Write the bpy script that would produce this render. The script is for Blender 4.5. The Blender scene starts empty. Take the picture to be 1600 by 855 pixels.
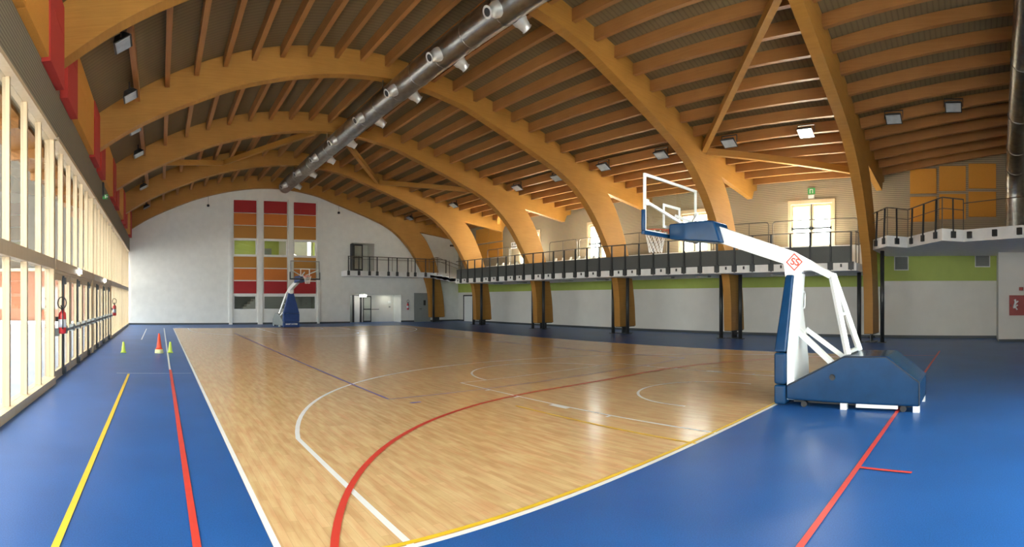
import bpy, bmesh, math, random
from mathutils import Vector, Matrix
random.seed(7)
C = bpy.context.scene.collection
PI = math.pi

# ------------------------------------------------------------------ materials
def new_mat(name):
    m = bpy.data.materials.new(name); m.use_nodes = True
    nt = m.node_tree; nt.nodes.clear()
    out = nt.nodes.new('ShaderNodeOutputMaterial')
    return m, nt, out

def plain(name, col, rough=.6, metal=0., var=.0, scale=8., stretch=(1, 1, 1), bump=0., spec=.5, coat=0., emit=None, estr=0., detail=4.):
    """principled with object-space noise variation of the colour and a little bump"""
    m, nt, out = new_mat(name)
    b = nt.nodes.new('ShaderNodeBsdfPrincipled')
    b.inputs['Base Color'].default_value = (*col, 1); b.inputs['Roughness'].default_value = rough
    b.inputs['Metallic'].default_value = metal; b.inputs['Specular IOR Level'].default_value = spec
    b.inputs['Coat Weight'].default_value = coat
    if emit:
        b.inputs['Emission Color'].default_value = (*emit, 1); b.inputs['Emission Strength'].default_value = estr
    nt.links.new(b.outputs[0], out.inputs[0])
    if var > 0 or bump > 0:
        tc = nt.nodes.new('ShaderNodeTexCoord'); mp = nt.nodes.new('ShaderNodeMapping')
        mp.inputs['Scale'].default_value = stretch
        nt.links.new(tc.outputs['Object'], mp.inputs[0])
        n = nt.nodes.new('ShaderNodeTexNoise'); n.inputs['Scale'].default_value = scale; n.inputs['Detail'].default_value = detail
        nt.links.new(mp.outputs[0], n.inputs['Vector'])
        if var > 0:
            r = nt.nodes.new('ShaderNodeValToRGB')
            r.color_ramp.elements[0].position = .3; r.color_ramp.elements[1].position = .7
            r.color_ramp.elements[0].color = (*[max(0, c * (1 - var)) for c in col], 1)
            r.color_ramp.elements[1].color = (*[min(1, c * (1 + var)) for c in col], 1)
            nt.links.new(n.outputs['Fac'], r.inputs[0]); nt.links.new(r.outputs[0], b.inputs['Base Color'])
        if bump > 0:
            bp = nt.nodes.new('ShaderNodeBump'); bp.inputs['Strength'].default_value = bump; bp.inputs['Distance'].default_value = .01
            nt.links.new(n.outputs['Fac'], bp.inputs['Height']); nt.links.new(bp.outputs[0], b.inputs['Normal'])
    return m

def slats(name, c1, c2, period, axis='Z', rough=.7, bump=.6, soft=.25):
    """horizontal slatted / ribbed cladding: a repeating groove across one axis"""
    m, nt, out = new_mat(name)
    b = nt.nodes.new('ShaderNodeBsdfPrincipled'); b.inputs['Roughness'].default_value = rough
    nt.links.new(b.outputs[0], out.inputs[0])
    tc = nt.nodes.new('ShaderNodeTexCoord'); sx = nt.nodes.new('ShaderNodeSeparateXYZ')
    nt.links.new(tc.outputs['Object'], sx.inputs[0])
    d = nt.nodes.new('ShaderNodeMath'); d.operation = 'DIVIDE'; d.inputs[1].default_value = period
    nt.links.new(sx.outputs[axis], d.inputs[0])
    f = nt.nodes.new('ShaderNodeMath'); f.operation = 'FRACT'; nt.links.new(d.outputs[0], f.inputs[0])
    r = nt.nodes.new('ShaderNodeValToRGB')
    r.color_ramp.elements[0].position = soft; r.color_ramp.elements[1].position = soft + .15
    r.color_ramp.elements[0].color = (*c2, 1); r.color_ramp.elements[1].color = (*c1, 1)
    nt.links.new(f.outputs[0], r.inputs[0])
    n = nt.nodes.new('ShaderNodeTexNoise'); n.inputs['Scale'].default_value = 3.; n.inputs['Detail'].default_value = 6
    nt.links.new(tc.outputs['Object'], n.inputs['Vector'])
    mx = nt.nodes.new('ShaderNodeMix'); mx.data_type = 'RGBA'; mx.blend_type = 'OVERLAY'; mx.inputs[0].default_value = .35
    nt.links.new(r.outputs[0], mx.inputs[6]); nt.links.new(n.outputs['Color'], mx.inputs[7])
    hs = nt.nodes.new('ShaderNodeHueSaturation'); hs.inputs['Saturation'].default_value = .9
    nt.links.new(mx.outputs[2], hs.inputs['Color'])
    bw = nt.nodes.new('ShaderNodeMix'); bw.data_type = 'RGBA'; bw.inputs[0].default_value = .75
    nt.links.new(hs.outputs[0], bw.inputs[6]); nt.links.new(r.outputs[0], bw.inputs[7])
    nt.links.new(bw.outputs[2], b.inputs['Base Color'])
    bp = nt.nodes.new('ShaderNodeBump'); bp.inputs['Strength'].default_value = bump; bp.inputs['Distance'].default_value = .02
    nt.links.new(r.outputs['Alpha'], bp.inputs['Height'])
    sm = nt.nodes.new('ShaderNodeMath'); sm.operation = 'GREATER_THAN'; sm.inputs[1].default_value = soft
    nt.links.new(f.outputs[0], sm.inputs[0]); nt.links.new(sm.outputs[0], bp.inputs['Height'])
    nt.links.new(bp.outputs[0], b.inputs['Normal'])
    return m

def wood(name, c1, c2, rough=.45, grain=(1.2, 1.2, 30), lam=.0):
    """laminated timber: stretched grain noise, finger-jointed boards"""
    m, nt, out = new_mat(name)
    b = nt.nodes.new('ShaderNodeBsdfPrincipled'); b.inputs['Roughness'].default_value = rough
    b.inputs['Specular IOR Level'].default_value = .35
    nt.links.new(b.outputs[0], out.inputs[0])
    tc = nt.nodes.new('ShaderNodeTexCoord'); mp = nt.nodes.new('ShaderNodeMapping'); mp.inputs['Scale'].default_value = grain
    nt.links.new(tc.outputs['Object'], mp.inputs[0])
    n = nt.nodes.new('ShaderNodeTexNoise'); n.inputs['Scale'].default_value = 1.; n.inputs['Detail'].default_value = 6
    n.inputs['Distortion'].default_value = .6
    nt.links.new(mp.outputs[0], n.inputs['Vector'])
    n2 = nt.nodes.new('ShaderNodeTexNoise'); n2.inputs['Scale'].default_value = .9; n2.inputs['Detail'].default_value = 2
    nt.links.new(tc.outputs['Object'], n2.inputs['Vector'])
    ad = nt.nodes.new('ShaderNodeMath'); ad.operation = 'ADD'
    nt.links.new(n.outputs['Fac'], ad.inputs[0]); nt.links.new(n2.outputs['Fac'], ad.inputs[1])
    ml = nt.nodes.new('ShaderNodeMath'); ml.operation = 'MULTIPLY'; ml.inputs[1].default_value = .5
    nt.links.new(ad.outputs[0], ml.inputs[0])
    r = nt.nodes.new('ShaderNodeValToRGB')
    r.color_ramp.elements[0].position = .32; r.color_ramp.elements[1].position = .68
    r.color_ramp.elements[0].color = (*c2, 1); r.color_ramp.elements[1].color = (*c1, 1)
    nt.links.new(ml.outputs[0], r.inputs[0]); nt.links.new(r.outputs[0], b.inputs['Base Color'])
    return m

def parquet(name):
    """beech sports parquet: short staves laid along Y, each with its own tone, lacquered"""
    m, nt, out = new_mat(name)
    b = nt.nodes.new('ShaderNodeBsdfPrincipled'); b.inputs['Roughness'].default_value = .2
    b.inputs['Specular IOR Level'].default_value = .4
    nt.links.new(b.outputs[0], out.inputs[0])
    tc = nt.nodes.new('ShaderNodeTexCoord'); mp = nt.nodes.new('ShaderNodeMapping')
    mp.inputs['Rotation'].default_value = (0, 0, PI / 2)
    nt.links.new(tc.outputs['Object'], mp.inputs[0])
    br = nt.nodes.new('ShaderNodeTexBrick'); br.offset = .37; br.offset_frequency = 2
    br.inputs['Color1'].default_value = (.74, .49, .25, 1); br.inputs['Color2'].default_value = (.64, .42, .20, 1)
    br.inputs['Mortar'].default_value = (.55, .36, .17, 1)
    br.inputs['Scale'].default_value = 1.; br.inputs['Mortar Size'].default_value = .0015
    br.inputs['Brick Width'].default_value = .46; br.inputs['Row Height'].default_value = .07
    nt.links.new(mp.outputs[0], br.inputs['Vector'])
    m2 = nt.nodes.new('ShaderNodeMapping'); m2.inputs['Scale'].default_value = (14, 2.2, 1)
    nt.links.new(tc.outputs['Object'], m2.inputs[0])
    n = nt.nodes.new('ShaderNodeTexNoise'); n.inputs['Scale'].default_value = 1.; n.inputs['Detail'].default_value = 3
    nt.links.new(m2.outputs[0], n.inputs['Vector'])
    r = nt.nodes.new('ShaderNodeValToRGB'); r.color_ramp.elements[0].position = .35; r.color_ramp.elements[1].position = .65
    r.color_ramp.elements[0].color = (.42, .40, .38, 1); r.color_ramp.elements[1].color = (.58, .58, .58, 1)
    nt.links.new(n.outputs['Fac'], r.inputs[0])
    mx = nt.nodes.new('ShaderNodeMix'); mx.data_type = 'RGBA'; mx.blend_type = 'OVERLAY'; mx.inputs[0].default_value = .8
    nt.links.new(br.outputs['Color'], mx.inputs[6]); nt.links.new(r.outputs[0], mx.inputs[7])
    nt.links.new(mx.outputs[2], b.inputs['Base Color'])
    return m

def speckle(name, col, amt=.25, rough=.32):
    """poured rubber floor with fine fleck"""
    m, nt, out = new_mat(name)
    b = nt.nodes.new('ShaderNodeBsdfPrincipled'); b.inputs['Roughness'].default_value = rough; b.inputs['Specular IOR Level'].default_value = .32
    nt.links.new(b.outputs[0], out.inputs[0])
    tc = nt.nodes.new('ShaderNodeTexCoord')
    n = nt.nodes.new('ShaderNodeTexNoise'); n.inputs['Scale'].default_value = 90.; n.inputs['Detail'].default_value = 2
    nt.links.new(tc.outputs['Object'], n.inputs['Vector'])
    n2 = nt.nodes.new('ShaderNodeTexNoise'); n2.inputs['Scale'].default_value = .8; n2.inputs['Detail'].default_value = 4
    nt.links.new(tc.outputs['Object'], n2.inputs['Vector'])
    ad = nt.nodes.new('ShaderNodeMath'); ad.operation = 'MULTIPLY_ADD'; ad.inputs[1].default_value = .35
    nt.links.new(n2.outputs['Fac'], ad.inputs[0])
    m3 = nt.nodes.new('ShaderNodeMath'); m3.operation = 'MULTIPLY'; m3.inputs[1].default_value = .65
    nt.links.new(n.outputs['Fac'], m3.inputs[0]); nt.links.new(m3.outputs[0], ad.inputs[2])
    r = nt.nodes.new('ShaderNodeValToRGB'); r.color_ramp.elements[0].position = .35; r.color_ramp.elements[1].position = .65
    r.color_ramp.elements[0].color = (*[c * (1 - amt) for c in col], 1); r.color_ramp.elements[1].color = (*[c * (1 + amt) for c in col], 1)
    nt.links.new(ad.outputs[0], r.inputs[0]); nt.links.new(r.outputs[0], b.inputs['Base Color'])
    return m

def glass(name, tint=(.95, .97, .96), ior=1.5, gl=1.0, rough=.0):
    """thin pane: straight-through transmission plus a fresnel mirror reflection"""
    m, nt, out = new_mat(name)
    t = nt.nodes.new('ShaderNodeBsdfTransparent'); t.inputs[0].default_value = (*tint, 1)
    g = nt.nodes.new('ShaderNodeBsdfGlossy'); g.inputs['Roughness'].default_value = rough
    g.inputs['Color'].default_value = (gl, gl, gl, 1)
    lw = nt.nodes.new('ShaderNodeLayerWeight'); lw.inputs[0].default_value = .5
    def mt(op, x, y):
        k = nt.nodes.new('ShaderNodeMath'); k.operation = op
        for i, q in enumerate((x, y)):
            if isinstance(q, (int, float)): k.inputs[i].default_value = q
            else: nt.links.new(q, k.inputs[i])
        return k.outputs[0]
    f0 = ((ior - 1) / (ior + 1)) ** 2 * 1.8                                  # both faces of the pane
    sch = mt('ADD', mt('MULTIPLY', mt('POWER', lw.outputs['Facing'], 5.), 1 - f0), f0)
    ge = nt.nodes.new('ShaderNodeNewGeometry')
    fac = mt('MULTIPLY', sch, mt('SUBTRACT', 1., ge.outputs['Backfacing']))
    mx = nt.nodes.new('ShaderNodeMixShader')
    nt.links.new(fac, mx.inputs[0]); nt.links.new(t.outputs[0], mx.inputs[1]); nt.links.new(g.outputs[0], mx.inputs[2])
    nt.links.new(mx.outputs[0], out.inputs[0])
    return m

def glow(name, col, s):
    m, nt, out = new_mat(name)
    e = nt.nodes.new('ShaderNodeEmission'); e.inputs[0].default_value = (*col, 1); e.inputs[1].default_value = s
    nt.links.new(e.outputs[0], out.inputs[0]); return m

M = dict(
    glulam=wood('glulam', (.44, .215, .042), (.335, .155, .027), .55),
    purlin=wood('purlin_wood', (.38, .175, .052), (.29, .125, .034), .5, grain=(18, .8, 18)),
    palewood=wood('pale_timber', (.64, .50, .32), (.56, .42, .255), .45, grain=(12, 12, .7)),
    deck=slats('roof_deck', (.18, .127, .056), (.14, .098, .043), .16, 'Y', .85, .2, .2),
    wall=plain('white_block_wall', (.74, .74, .70), .8, var=.04, scale=2.2, bump=.12),
    plaster=plain('plaster', (.78, .76, .70), .85, var=.03, scale=1.5),
    slat=slats('beige_slats', (.37, .295, .19), (.22, .17, .105), .085, 'Z', .75, .5, .25),
    band=slats('grey_slats', (.25, .212, .14), (.155, .13, .085), .07, 'Z', .8, .5, .3),
    green=plain('green_paint', (.40, .49, .10), .6, var=.04, scale=2),
    blue=speckle('blue_rubber', (.019, .10, .33), .25, .36),
    parquet=parquet('beech_parquet'),
    lwhite=plain('line_white', (.82, .82, .80), .4, var=.03, scale=5),
    lyellow=plain('line_yellow', (.85, .55, .03), .4, var=.05, scale=5),
    lred=plain('line_red', (.66, .055, .035), .4, var=.05, scale=5),
    lpurple=plain('line_purple', (.15, .13, .42), .4, var=.05, scale=5),
    skirt=plain('dark_skirting', (.06, .07, .075), .5),
    concrete=plain('white_concrete', (.78, .78, .76), .75, var=.05, scale=4, bump=.1),
    soffit=plain('grey_soffit', (.42, .42, .41), .8, var=.04, scale=3),
    dark=plain('dark_steel', (.035, .037, .038), .42, metal=.3, var=.1, scale=20),
    rail=plain('rail_steel', (.13, .11, .085), .35, metal=.6, var=.1, scale=20),
    infill=plain('grey_infill', (.075, .082, .078), .6, var=.06, scale=30),
    duct=plain('galvanised', (.36, .36, .345), .33, metal=1., var=.18, scale=3.5, stretch=(2, 1, 2)),
    nozzle=plain('pale_nozzle', (.62, .62, .60), .35, metal=.5, var=.05, scale=6),
    ductdark=plain('duct_mouth', (.05, .05, .05), .5, metal=.6),
    white=plain('white_paint', (.86, .88, .86), .3, coat=.3, var=.02, scale=4),
    pad=plain('blue_vinyl', (.006, .042, .115), .2, var=.12, scale=5, bump=.25, spec=.28),
    padfar=plain('dark_blue_vinyl', (.014, .05, .2), .4, var=.1, scale=5, bump=.2),
    board=glass('board_glass', (.90, .93, .92), 1.45),
    boardwhite=plain('board_marking', (.88, .88, .86), .4, var=.02, scale=4),
    rim=plain('rim_red', (.72, .10, .03), .35, var=.05, scale=10),
    net=plain('net_cord', (.84, .82, .76), .8, var=.05, scale=30),
    logo=plain('logo_red', (.70, .05, .015), .4, var=.02, scale=10),
    glass=glass('window_glass', (.93, .95, .93), 1.5),
    tinted=glass('dimmed_glass', (.74, .74, .72), 1.52),  # tint put in to dim the bright outdoors behind the left glazing
    ext_red=plain('extinguisher_red', (.62, .03, .03), .3, var=.04, scale=8, coat=.4),
    paper=plain('paper_label', (.78, .78, .84), .6, var=.06, scale=40),
    black=plain('black_rubber', (.02, .02, .02), .5, var=.1, scale=20),
    cone_y=plain('cone_lime', (.66, .85, .12), .45, var=.03, scale=10),
    cone_yb=plain('cone_pale', (.80, .80, .42), .5, var=.03, scale=10),
    cone_r=plain('cone_red', (.85, .09, .035), .45, var=.03, scale=10),
    p_red=plain('panel_red', (.36, .022, .024), .85, var=.08, scale=60),
    p_orange=plain('panel_orange', (.58, .175, .03), .85, var=.08, scale=60),
    p_ochre=plain('panel_ochre', (.46, .21, .04), .85, var=.08, scale=60),
    p_yel=plain('panel_amber', (.62, .27, .035), .85, var=.08, scale=60),
    p_lred=plain('panel_crimson', (.46, .035, .025), .85, var=.08, scale=60),
    lampglass=plain('lamp_glass', (.42, .47, .50), .15, var=.1, scale=6, coat=.6),
    lamp_on=glow('lamp_lit', (1, .94, .84), 40.),
    daypane=glow('day_pane', (1, 1, .92), 1.2),
    exit_on=glow('exit_lit', (1, .97, .86), 9.),
    exit_green=plain('exit_green', (.05, .30, .08), .5, emit=(.1, .5, .15), estr=.03),
    grey=plain('grey_vent', (.27, .28, .27), .6, var=.05, scale=10),
    doorgrey=plain('door_grey', (.24, .26, .25), .5, var=.04, scale=3),
    seat=plain('seat_grey', (.68, .66, .60), .4, var=.05, scale=10),
    hydrant=plain('hydrant_red', (.33, .03, .025), .45, var=.06, scale=8),
    pave=plain('outdoor_paving', (.34, .35, .37), .9, var=.12, scale=1.2),
    terrace=plain('terrace_paving', (.85, .81, .73), .9, var=.06, scale=2),
    terracotta=slats('outdoor_brick', (.22, .08, .035), (.15, .065, .035), .075, 'Z', .9, .3, .15),
    render=plain('outdoor_plaster', (.35, .30, .21), .9, var=.05, scale=1.5),
    facade=plain('grey_facade', (.075, .066, .052), .9, var=.1, scale=1.2),
    lime=plain('lime_room', (.44, .50, .13), .8, var=.05, scale=1.5),
    roomdark=plain('room_grey', (.34, .36, .33), .8, var=.06, scale=1.5),
    leaf=plain('foliage', (.07, .14, .03), .8, var=.5, scale=9),
)

# ------------------------------------------------------------------ geometry helpers
class MB:
    def __init__(s): s.v = []; s.f = []; s.sm = []
    def add(s, vs, fs, smooth=False):
        o = len(s.v); s.v += [tuple(v) for v in vs]; s.f += [tuple(i + o for i in f) for f in fs]; s.sm += [smooth] * len(fs); return s
    def box(s, x0, x1, y0, y1, z0, z1):
        if x1 < x0: x0, x1 = x1, x0
        if y1 < y0: y0, y1 = y1, y0
        if z1 < z0: z0, z1 = z1, z0
        return s.add([(x0, y0, z0), (x1, y0, z0), (x1, y1, z0), (x0, y1, z0), (x0, y0, z1), (x1, y0, z1), (x1, y1, z1), (x0, y1, z1)],
                     [(0, 3, 2, 1), (4, 5, 6, 7), (0, 1, 5, 4), (1, 2, 6, 5), (2, 3, 7, 6), (3, 0, 4, 7)])
    def prism(s, poly, axis, a, b):
        """extrude a 2-D polygon: axis 'Y' -> poly is (x,z); 'X' -> (y,z); 'Z' -> (x,y)"""
        n = len(poly)
        mk = {'Y': lambda p, t: (p[0], t, p[1]), 'X': lambda p, t: (t, p[0], p[1]), 'Z': lambda p, t: (p[0], p[1], t)}[axis]
        return s.add([mk(p, a) for p in poly] + [mk(p, b) for p in poly],
                     [tuple(range(n - 1, -1, -1)), tuple(range(n, 2 * n))] + [(i, (i + 1) % n, n + (i + 1) % n, n + i) for i in range(n)])
    def beam(s, p, q, w, h, up=(0, 0, 1)):
        p, q, up = Vector(p), Vector(q), Vector(up)
        d = (q - p).normalized(); r = d.cross(up)
        if r.length < 1e-4: r = d.cross(Vector((1, 0, 0)))
        r.normalize(); u = r.cross(d)
        vs = [b + r * sx * w / 2 + u * sz * h / 2 for b in (p, q) for sx, sz in ((-1, -1), (1, -1), (1, 1), (-1, 1))]
        return s.add(vs, [(0, 1, 2, 3), (7, 6, 5, 4), (0, 4, 5, 1), (1, 5, 6, 2), (2, 6, 7, 3), (3, 7, 4, 0)])
    def tube(s, pts, r, n=10, closed=False):
        pts = [Vector(p) for p in pts]; N = len(pts); rings = []
        prev = None
        for i, p in enumerate(pts):
            a = pts[i - 1] if (i or closed) else p; b = pts[(i + 1) % N] if (i < N - 1 or closed) else p
            t = (b - a).normalized()
            if prev is None:
                u = t.orthogonal().normalized()
            else:
                u = prev - t * prev.dot(t)
                u = u.normalized() if u.length > 1e-6 else t.orthogonal().normalized()
            prev = u; w = t.cross(u)
            rr = r[i] if isinstance(r, (list, tuple)) else r
            rings.append([p + (u * math.cos(2 * PI * k / n) + w * math.sin(2 * PI * k / n)) * rr for k in range(n)])
        vs = [v for ring in rings for v in ring]; fs = []
        M_ = N if closed else N - 1
        for i in range(M_):
            j = (i + 1) % N
            for k in range(n):
                fs.append((i * n + k, i * n + (k + 1) % n, j * n + (k + 1) % n, j * n + k))
        s.add(vs, fs, True)
        if not closed:
            s.add(rings[0], [tuple(range(n - 1, -1, -1))]); s.add(rings[-1], [tuple(range(n))])
        return s
    def lathe(s, prof, c, n=24):
        """prof: (radius, z) pairs, turned about the vertical through c"""
        vs = []; fs = []
        for r, z in prof:
            vs += [(c[0] + r * math.cos(2 * PI * k / n), c[1] + r * math.sin(2 * PI * k / n), c[2] + z) for k in range(n)]
        for i in range(len(prof) - 1):
            for k in range(n):
                fs.append((i * n + k, i * n + (k + 1) % n, (i + 1) * n + (k + 1) % n, (i + 1) * n + k))
        fs.append(tuple(range(n - 1, -1, -1))); fs.append(tuple((len(prof) - 1) * n + k for k in range(n)))
        return s.add(vs, fs, True)
    def build(s, name, mat, parent=None, bevel=0., seg=2, loc=None):
        me = bpy.data.meshes.new(name)
        off = Vector((0, 0, 0))
        if parent is not None and parent.get('_world') is not None: off = Vector(parent['_world'])
        if loc is not None: off = Vector(loc)
        me.from_pydata([Vector(v) - off for v in s.v], [], s.f)
        me.polygons.foreach_set('use_smooth', s.sm); me.update()
        me.materials.append(M[mat] if isinstance(mat, str) else mat)
        o = bpy.data.objects.new(name, me); C.objects.link(o)
        if loc is not None: o.location = loc
        if parent is not None: o.parent = parent
        if parent is not None and parent.get('_world') is not None: o['_world'] = parent['_world']
        if bevel > 0:
            bm = bmesh.new(); bm.from_mesh(me)
            bmesh.ops.recalc_face_normals(bm, faces=bm.faces)
            bm.to_mesh(me); bm.free()
            md = o.modifiers.new('bevel', 'BEVEL'); md.width = bevel; md.segments = seg; md.limit_method = 'ANGLE'; md.angle_limit = .6
            me.polygons.foreach_set('use_smooth', [True] * len(me.polygons))
            wn = o.modifiers.new('normals', 'WEIGHTED_NORMAL'); wn.keep_sharp = False
        return o

def tag(o, label, cat, group=None, kind=None):
    if label: o['label'] = label
    if cat: o['category'] = cat
    if group: o['group'] = group
    if kind: o['kind'] = kind
    return o

def thing(name, loc, label, cat, group=None, kind=None, world=True):
    """an Empty at the thing's base; parts are given in world coordinates when world=True"""
    o = bpy.data.objects.new(name, None); C.objects.link(o); o.location = loc; o.empty_display_size = .2
    if world: o['_world'] = list(loc)
    return tag(o, label, cat, group, kind)

def struct(name, mb, mat, label=None, cat=None, **k):
    o = mb.build(name, mat, **k); o['kind'] = 'structure'
    return tag(o, label, cat)

def solo(name, mb, mat, loc, label, cat, group=None, **k):
    return tag(mb.build(name, mat, loc=loc, **k), label, cat, group)

def copy_tree(o, parent=None):
    c = o.copy(); C.objects.link(c)
    if parent is not None: c.parent = parent
    for ch in list(o.children): copy_tree(ch, c)
    return c

def spline(pts, n=6):
    out = []
    P = [Vector(p) for p in pts]; P = [2 * P[0] - P[1]] + P + [2 * P[-1] - P[-2]]
    for i in range(1, len(P) - 2):
        for k in range(n):
            t = k / n; a, b, c, d = P[i - 1:i + 3]
            out.append(.5 * ((2 * b) + (c - a) * t + (2 * a - 5 * b + 4 * c - d) * t * t + (3 * b - a - 3 * c + d) * t ** 3))
    out.append(P[-2]); return [tuple(p) for p in out]

def wall_grid(mb, u0, u1, z0, z1, holes, put):
    """cells of a wall between the edges of its rectangular openings"""
    us = sorted({u0, u1, *[h[0] for h in holes], *[h[1] for h in holes]}); zs = sorted({z0, z1, *[h[2] for h in holes], *[h[3] for h in holes]})
    for i in range(len(us) - 1):
        run = None
        for j in range(len(zs) - 1):
            cu, cz = (us[i] + us[i + 1]) / 2, (zs[j] + zs[j + 1]) / 2
            if any(h[0] < cu < h[1] and h[2] < cz < h[3] for h in holes):
                if run is not None: put(us[i], us[i + 1], run, zs[j]); run = None
            elif run is None: run = zs[j]
        if run is not None: put(us[i], us[i + 1], run, zs[-1])

ORD = ['nearest', 'second', 'third', 'fourth', 'fifth', 'sixth', 'seventh', 'eighth', 'ninth', 'tenth', 'eleventh', 'twelfth', 'thirteenth',
       'fourteenth', 'fifteenth', 'sixteenth', 'seventeenth', 'eighteenth', 'nineteenth', 'twentieth', 'twenty-first', 'twenty-second', 'twenty-third',
       'twenty-fourth', 'twenty-fifth', 'twenty-sixth', 'twenty-seventh', 'twenty-eighth', 'twenty-ninth', 'thirtieth', 'thirty-first', 'thirty-second']
def nth(i): return 'first' if i == 0 else ORD[i]

# ------------------------------------------------------------------ dimensions (metres; camera stands at the origin)
XL, XR, YF, YN = -2.3, 23.0, 35.5, -4.0
AY = [4.2, 10.4, 16.6, 22.8, 29.0, 35.2]          # planes of the six timber arches in view
CX, Y0, Y1 = 8.27, 3.14, 31.14                    # court axis and its two baselines
XS0, XS1 = .775, 15.775

INTR = [(-2.25, 6.32), (-1.0, 7.08), (.12, 7.62), (1.3, 8.1), (2.65, 8.6), (4.8, 9.13), (7, 9.42), (8.9, 9.4), (10.9, 9.08), (12.2, 8.66), (13.6, 8.2), (15, 7.72),
        (16.2, 7.25), (17.2, 6.65), (18.3, 5.6), (19.4, 3.95), (19.85, 2.9), (20.05, 1.9), (20.12, .36)]
EXTR = [(-2.25, 7.5), (-1, 8.2), (.65, 8.98), (2.4, 9.6), (4.4, 10.04), (7, 10.24), (9.3, 10.07), (10.8, 9.83), (12.5, 9.48), (14.3, 9.05), (15.6, 8.65), (16.8, 8.2),
        (18.1, 7.6), (19.1, 6.95), (19.9, 6.0), (20.75, 4.17), (21.25, 2.0), (21.4, .36)]
DECK = [(-2.6, 7.25), (-1, 8.2), (.65, 8.98), (2.4, 9.6), (4.4, 10.04), (7, 10.24), (9.3, 10.07), (10.8, 9.83), (12.5, 9.48), (14.3, 9.05), (16, 8.58), (17.6, 8.17),
        (19.2, 7.95), (21, 7.72), (23.3, 7.5)]
deckS = spline(DECK, 6)
def rise(Y): return max(0., min(1.35, (4.2 - Y) / 6.2))     # the roof of the bay nearest the camera climbs towards the entrance end
def deck_z(X):
    for a, b in zip(deckS, deckS[1:]):
        if a[0] <= X <= b[0]: return a[1] + (b[1] - a[1]) * (X - a[0]) / (b[0] - a[0])
    return deckS[-1][1]

# ------------------------------------------------------------------ floor and court markings
fl = struct('floor', MB().box(XL - .1, XR + .3, YN - .2, YF + 1.6, -.25, 0), 'blue', 'blue rubber sports hall floor with wooden court inlaid', 'floor')
MB().box(XS0, XS1, Y0, Y1, 0, .002).build('wood_court', 'parquet', fl)

def strip(mb, pts, w, z, closed=False):
    pts = [Vector((p[0], p[1])) for p in pts]; n = len(pts); vs = []
    for i, p in enumerate(pts):
        a = pts[i - 1] if (i or closed) else p; b = pts[(i + 1) % n] if (i < n - 1 or closed) else p
        d = (b - a).normalized(); k = Vector((-d.y, d.x)) * w / 2
        vs += [(p.x + k.x, p.y + k.y, z), (p.x - k.x, p.y - k.y, z)]
    fs = [(2 * i, 2 * i + 1, 2 * ((i + 1) % n) + 1, 2 * ((i + 1) % n)) for i in range(n if closed else n - 1)]
    mb.dz = getattr(mb, 'dz', 0) + .00012
    mb.add([(v[0], v[1], v[2] + mb.dz) for v in vs], fs)
def arc(c, r, a0, a1, n=48): return [(c[0] + r * math.cos(a0 + (a1 - a0) * i / n), c[1] + r * math.sin(a0 + (a1 - a0) * i / n)) for i in range(n + 1)]

W = MB(); zw = .003
strip(W, [(XS0 + .025, Y0), (XS0 + .025, Y1)], .05, zw)                                   # near sideline
strip(W, [(XS0, Y0 + .02), (XS1, Y0 + .02)], .055, zw); strip(W, [(XS0, Y1 - .02), (XS1, Y1 - .02)], .05, zw)
strip(W, [(XS1 - .02, Y0), (XS1 - .02, Y1)], .03, zw)
for yb, s in ((Y0, 1), (Y1, -1)):
    H = (CX, yb + s * 1.575); x3 = 6.6; dy = math.sqrt(6.75 ** 2 - x3 ** 2); a = math.atan2(dy, x3)
    strip(W, [(CX - x3, yb), (CX - x3, H[1] + s * dy)] + [(CX - 6.75 * math.cos(t), H[1] + s * 6.75 * math.sin(t)) for t in [a + (PI - 2 * a) * i / 60 for i in range(61)]] + [(CX + x3, yb)], .06, zw)
    strip(W, [(CX - 2.45, yb), (CX - 2.45, yb + s * 5.75), (CX + 2.45, yb + s * 5.75), (CX + 2.45, yb)], .05, zw)
    strip(W, [(CX - 1.8 * math.cos(PI * i / 40), yb + s * (5.75 + 1.8 * math.sin(PI * i / 40))) for i in range(41)], .05, zw)
    strip(W, [(CX - 1.25, yb + s * 1.25)] + [(CX - 1.25 * math.cos(PI * i / 40), H[1] + s * 1.25 * math.sin(PI * i / 40)) for i in range(41)] + [(CX + 1.25, yb + s * 1.25)], .05, zw)
    for sx in (-1, 1):
        for t0, t1 in ((1.75, 1.80), (2.6, 3.0), (3.85, 3.9), (4.7, 4.75)):
            strip(W, [(CX + sx * 2.5, yb + s * t0), (CX + sx * 2.5, yb + s * t1)], .14, zw)
strip(W, [(-.79, 22.1), (-.79, 30.5)], .05, zw)
strip(W, [(.24, 12.6), (.24, Y1)], .045, zw); strip(W, [(-1.0, 11.98), (.72, 11.98)], .03, zw)
W.build('white_lines', 'lwhite', fl)
Yl = MB(); strip(Yl, [(-.715, 1.6), (-.715, 11.86)], .055, .007); strip(Yl, [(XS0, Y0 + .075), (XS1, Y0 + .075)], .045, .007)
strip(Yl, [(5.26, Y0), (5.26, Y0 + 3.3)], .04, .007); strip(Yl, [(11.28, Y0), (11.28, Y0 + 3.3)], .04, .007)
Yl.build('yellow_lines', 'lyellow', fl)
R = MB(); zr = .0085
strip(R, [(.255, 1.18), (.25, 12.6)], .06, zr); strip(R, [(.22, 1.18), (17.2, 1.18)], .055, zr); strip(R, [(5.12, 1.18), (5.05, .62)], .05, zr)
gl, gr = CX - 1.5, CX + 1.5
strip(R, [(gl - 6 * math.cos(PI / 2 * i / 40), 1.2 + 6 * math.sin(PI / 2 * i / 40)) for i in range(41)] + [(gr + 6 * math.sin(PI / 2 * i / 40), 1.2 + 6 * math.cos(PI / 2 * i / 40)) for i in range(41)], .06, zr)
R.build('red_lines', 'lred', fl)
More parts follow.
